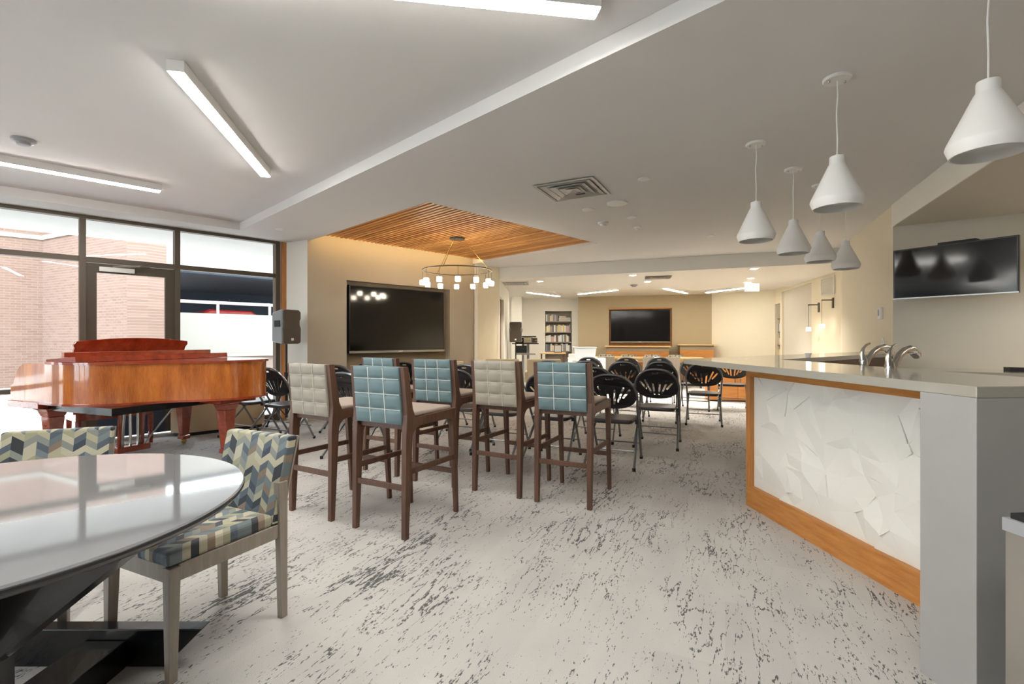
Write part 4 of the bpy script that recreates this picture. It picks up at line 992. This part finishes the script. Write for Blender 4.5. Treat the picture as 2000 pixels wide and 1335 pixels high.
# equipment stand with its boxes
ex, ey = .33, 12.32
t = thing('equipment_stand', (ex, ey, 0), 0, 'two-post media stand with shelves beside the far loudspeaker', 'media stand')
for x in (-.055, .075): MB().box(x-.03, x+.03, -.03, .03, .05, 1.10).build('post', M['greyplastic'], t)
MB().box(-.33, .33, -.25, .22, 1.10, 1.125).build('top_shelf', M['blackmatte'], t); MB().box(-.25, .25, -.25, .2, .84, .865).build('middle_shelf', M['shelf'], t); MB().box(-.32, .32, -.28, .28, 0, .05).build('base', M['greyplastic'], t)
def small(name, loc, a, s, m, label, cat, extra=None):
    t = thing(name, loc, a, label, cat); x, y, z = s
    MB().box(-x/2, x/2, -y/2, y/2, 0, z).build('case', m, t, bev=min(s)*.06)
    if extra: extra(t, x, y, z)
    return t
def face(m):
    def f(t, x, y, z):
        MB().box(-x*.42, x*.42, -y/2-.004, -y/2, z*.15, z*.85).build('front_panel', m, t)
        for k in range(2): MB().tube([(x*(.12+.16*k), -y/2-.016, z*.5), (x*(.12+.16*k), -y/2-.004, z*.5)], z*.12, 10).build('dial', M['silver'], t)
    return f
small('amplifier', (ex-.14, ey, 1.125), 0, (.20, .3, .14), M['blackmatte'], 'dark amplifier on the media stand top next to the loudspeaker', 'amplifier', face(M['tvframe']))
small('tape_deck', (ex+.06, ey, 1.125), 0, (.2, .28, .15), M['silver'], 'beige boxy tape deck in the middle of the media stand', 'tape deck', face(M['beige']))
small('cable_box', (ex+.235, ey, 1.125), 0, (.13, .25, .14), M['shelf'], 'small brown box at the right end of the media stand', 'box', face(M['brownpanel']))
small('tuner', (ex+.02, ey, 1.275), 0, (.5, .3, .03), M['tvframe'], 'thin dark tuner lying across the media stand boxes', 'tuner', face(M['blackmatte']))
tl = thing('laptop', (ex-.1, ey-.16, .865), 0, 'open grey laptop on the middle shelf of the media stand', 'laptop')
MB().box(-.14, .14, -.1, .1, 0, .018).build('keyboard_base', M['greyplastic'], tl); MB().hexa([(-.14, .09, .018), (.14, .09, .018), (.14, .1, .018), (-.14, .1, .018), (-.14, .1, .20), (.14, .1, .20), (.14, .11, .20), (-.14, .11, .20)]).build('screen_lid', M['tvframe'], tl)
# small side table with picture and papers, white drawer cart with bin
t = thing('side_table', (1.02, 12.3, 0), radians(4), 'small brown side table in front of the far bookcase', 'side table')
MB().box(-.32, .32, -.25, .25, .86, .89).build('tabletop', M['oakpale'], t)
for sx in (-1, 1):
    for sy in (-1, 1): MB().leg((sx*.28, sy*.2, 0), (sx*.28, sy*.2, .86), .03, .03, .035, .035).build('leg', M['walnut'], t)
t = thing('picture_frame', (1.15, 12.25, .89), radians(12), 'small framed picture leaning on the side table', 'picture frame'); t.location = (1.15, 12.25, .89)
MB().hexa([(-.1, -.04, 0), (.1, -.04, 0), (.1, -.02, 0), (-.1, -.02, 0), (-.1, .03, .2), (.1, .03, .2), (.1, .05, .2), (-.1, .05, .2)]).build('frame', M['brownpanel'], t)
MB().hexa([(-.08, -.038, .02), (.08, -.038, .02), (.08, -.03, .02), (-.08, -.03, .02), (-.08, .021, .18), (.08, .021, .18), (.08, .03, .18), (-.08, .03, .18)]).build('print', M['paper'], t)
t = thing('drawer_cart', (1.70, 11.2, 0), radians(6), 'white plastic drawer cart below the pale storage bin', 'drawer cart')
MB().box(-.42, .42, -.22, .22, .06, .80).build('body', M['paper'], t, bev=.008)
for k in range(3):
    for j in range(3):
        d = MB().box(-.41+.275*k, -.145+.275*k, -.235, -.22, .09+.235*j, .30+.235*j).build('drawer', M['pend'], t); MB().box(-.32+.275*k, -.235+.275*k, -.245, -.235, .26+.235*j, .275+.235*j).build('pull', M['greyplastic'], d)
for sx in (-1, 1):
    for sy in (-1, 1): MB().cyl((sx*.38, sy*.18, 0), .025, .06, 12).build('caster', M['rubber'], t)
t = thing('storage_bin', (1.66, 11.2, .80), radians(4), 'pale translucent storage bin with white lid on the drawer cart', 'storage bin')
MB().hexa([(-.22, -.16, 0), (.22, -.16, 0), (.22, .16, 0), (-.22, .16, 0), (-.25, -.19, .23), (.25, -.19, .23), (.25, .19, .23), (-.25, .19, .23)]).build('tub', mat('translucent_plastic', (214, 222, 228), .3), t, bev=.01)
MB().box(-.28, .26, -.2, .2, .23, .25).build('lid', M['paper'], t, bev=.005)
v = V2(1.38, 11.2); small('paper_stack', (v.x, v.y, .80), radians(12), (.16, .22, .09), M['paper'], 'stack of papers beside the pale storage bin', 'papers')

# ============================================================ books
cols = [('white', (232, 230, 224)), ('cream', (222, 208, 176)), ('grey', (150, 150, 150)), ('pink', (206, 172, 168)), ('blue grey', (140, 154, 172)), ('tan', (188, 158, 116)), ('dark', (110, 100, 96)), ('yellow', (224, 204, 120))]
bm_ = {n: mat('book_'+n.replace(' ', '_'), c, .6) for n, c in cols}
names = [c[0] for c in cols]; wts = [10, 4, 3, 2, 2, 1, 1, 1]
rb = random.Random(5)
def bookrow(P0, P1, s0, s1, z, off, depth, hmax, where, full=1.0, flip=1):
    t = (V2(*P1)-V2(*P0)).normalized(); A = az(t)-pi/2; s = s0
    while s < s0+(s1-s0)*full:
        w = rb.uniform(.034, .062)
        if s+w > s1: break
        h = rb.uniform(.72, 1)*hmax; c = rb.choices(names, wts)[0]; p = on(P0, P1, s+w/2, off)
        o = MB().box(-w/2+.001, w/2-.001, -depth/2, depth/2, 0, h)
        o = o.build('book', bm_[c]); o.location = (p.x, p.y, z); o.rotation_euler = (0, 0, -A)
        tag(o, '%s book upright on the %s' % (c, where), 'book', 'books on the '+where)
        MB().box(-w/2+.004, w/2-.004, -depth/2+.004, depth/2-.002, h-.004, h+.001).build('pages', M['paper'], o)
        s += w
zs = [.50, .85, 1.14, 1.455, 1.80]; rn = ['bottom shelf of the far bookcase', 'fourth shelf of the far bookcase', 'third shelf of the far bookcase', 'second shelf of the far bookcase', 'top shelf of the far bookcase']
cse = thing('bookcase', (*on(FA, FB, bk[0], .16), 0), 0, 'built-in bookcase of five shelves in the far white wall', 'bookcase')
for z in zs+[.12]:
    a_, b_ = on(FA, FB, bk[0]+.002, .05), on(FA, FB, bk[1]-.002, .05); o = wall('shelf', a_, b_, z-.03, z, .24, M['shelf']); del o['kind']
    o.parent = cse; o.matrix_parent_inverse = Matrix.Translation(cse.location).inverted()
for z, w_ in list(zip(zs, rn))[1:]:
    bookrow(FA, FB, bk[0]+.02, bk[1]-.02, z, .15, .17, .235, w_, .42 if z > 1.7 else 1)
for k in range(3):
    p = on(FA, FB, (bk[0]+bk[1])/2+.14, .15)
    o = MB().box(-.14+.01*k, .14-.02*k, -.09, .09, 0, .055).build('book', bm_[['tan', 'cream', 'tan'][k]]); o.location = (p.x, p.y, 1.80+.055*k)
    tag(o, ['lowest', 'middle', 'topmost'][k]+' book of the flat pile on the top bookcase shelf', 'book', 'flat pile on the top shelf')
    MB().box(-.13+.01*k, .135-.02*k, -.092, .08, .008, .047).build('pages', M['paper'], o)
p = on(FA, FB, bk[1]-.1, .15); o = MB().box(-.07, .07, -.02, .02, 0, .12).build('photo_card', M['paper']); o.location = (p.x, p.y, 1.80); tag(o, 'small white card standing at the right of the top bookcase shelf', 'card')
rc = thing('bookcase', (*on(C5, E0, sR(1514), .2), 0), 0, 'narrow built-in bookcase in the right wall by the alcove', 'bookcase')
s0_, s1_ = sR(1514), sR(1523.5); zr = [.75, 1.08, 1.42, 1.76]
for z in zr:
    o = wall('shelf', on(C5, E0, s0_+.002, .06), on(C5, E0, s1_-.002, .06), z-.03, z, .3, M['brownpanel']); del o['kind']; o.parent = rc; o.matrix_parent_inverse = Matrix.Translation(rc.location).inverted()
for z, nm in zip(zr[:3], ('lower', 'middle', 'upper')): bookrow(C5, E0, s0_+.01, s1_-.01, z, .16, .17, .25, nm+' shelf of the narrow right bookcase')
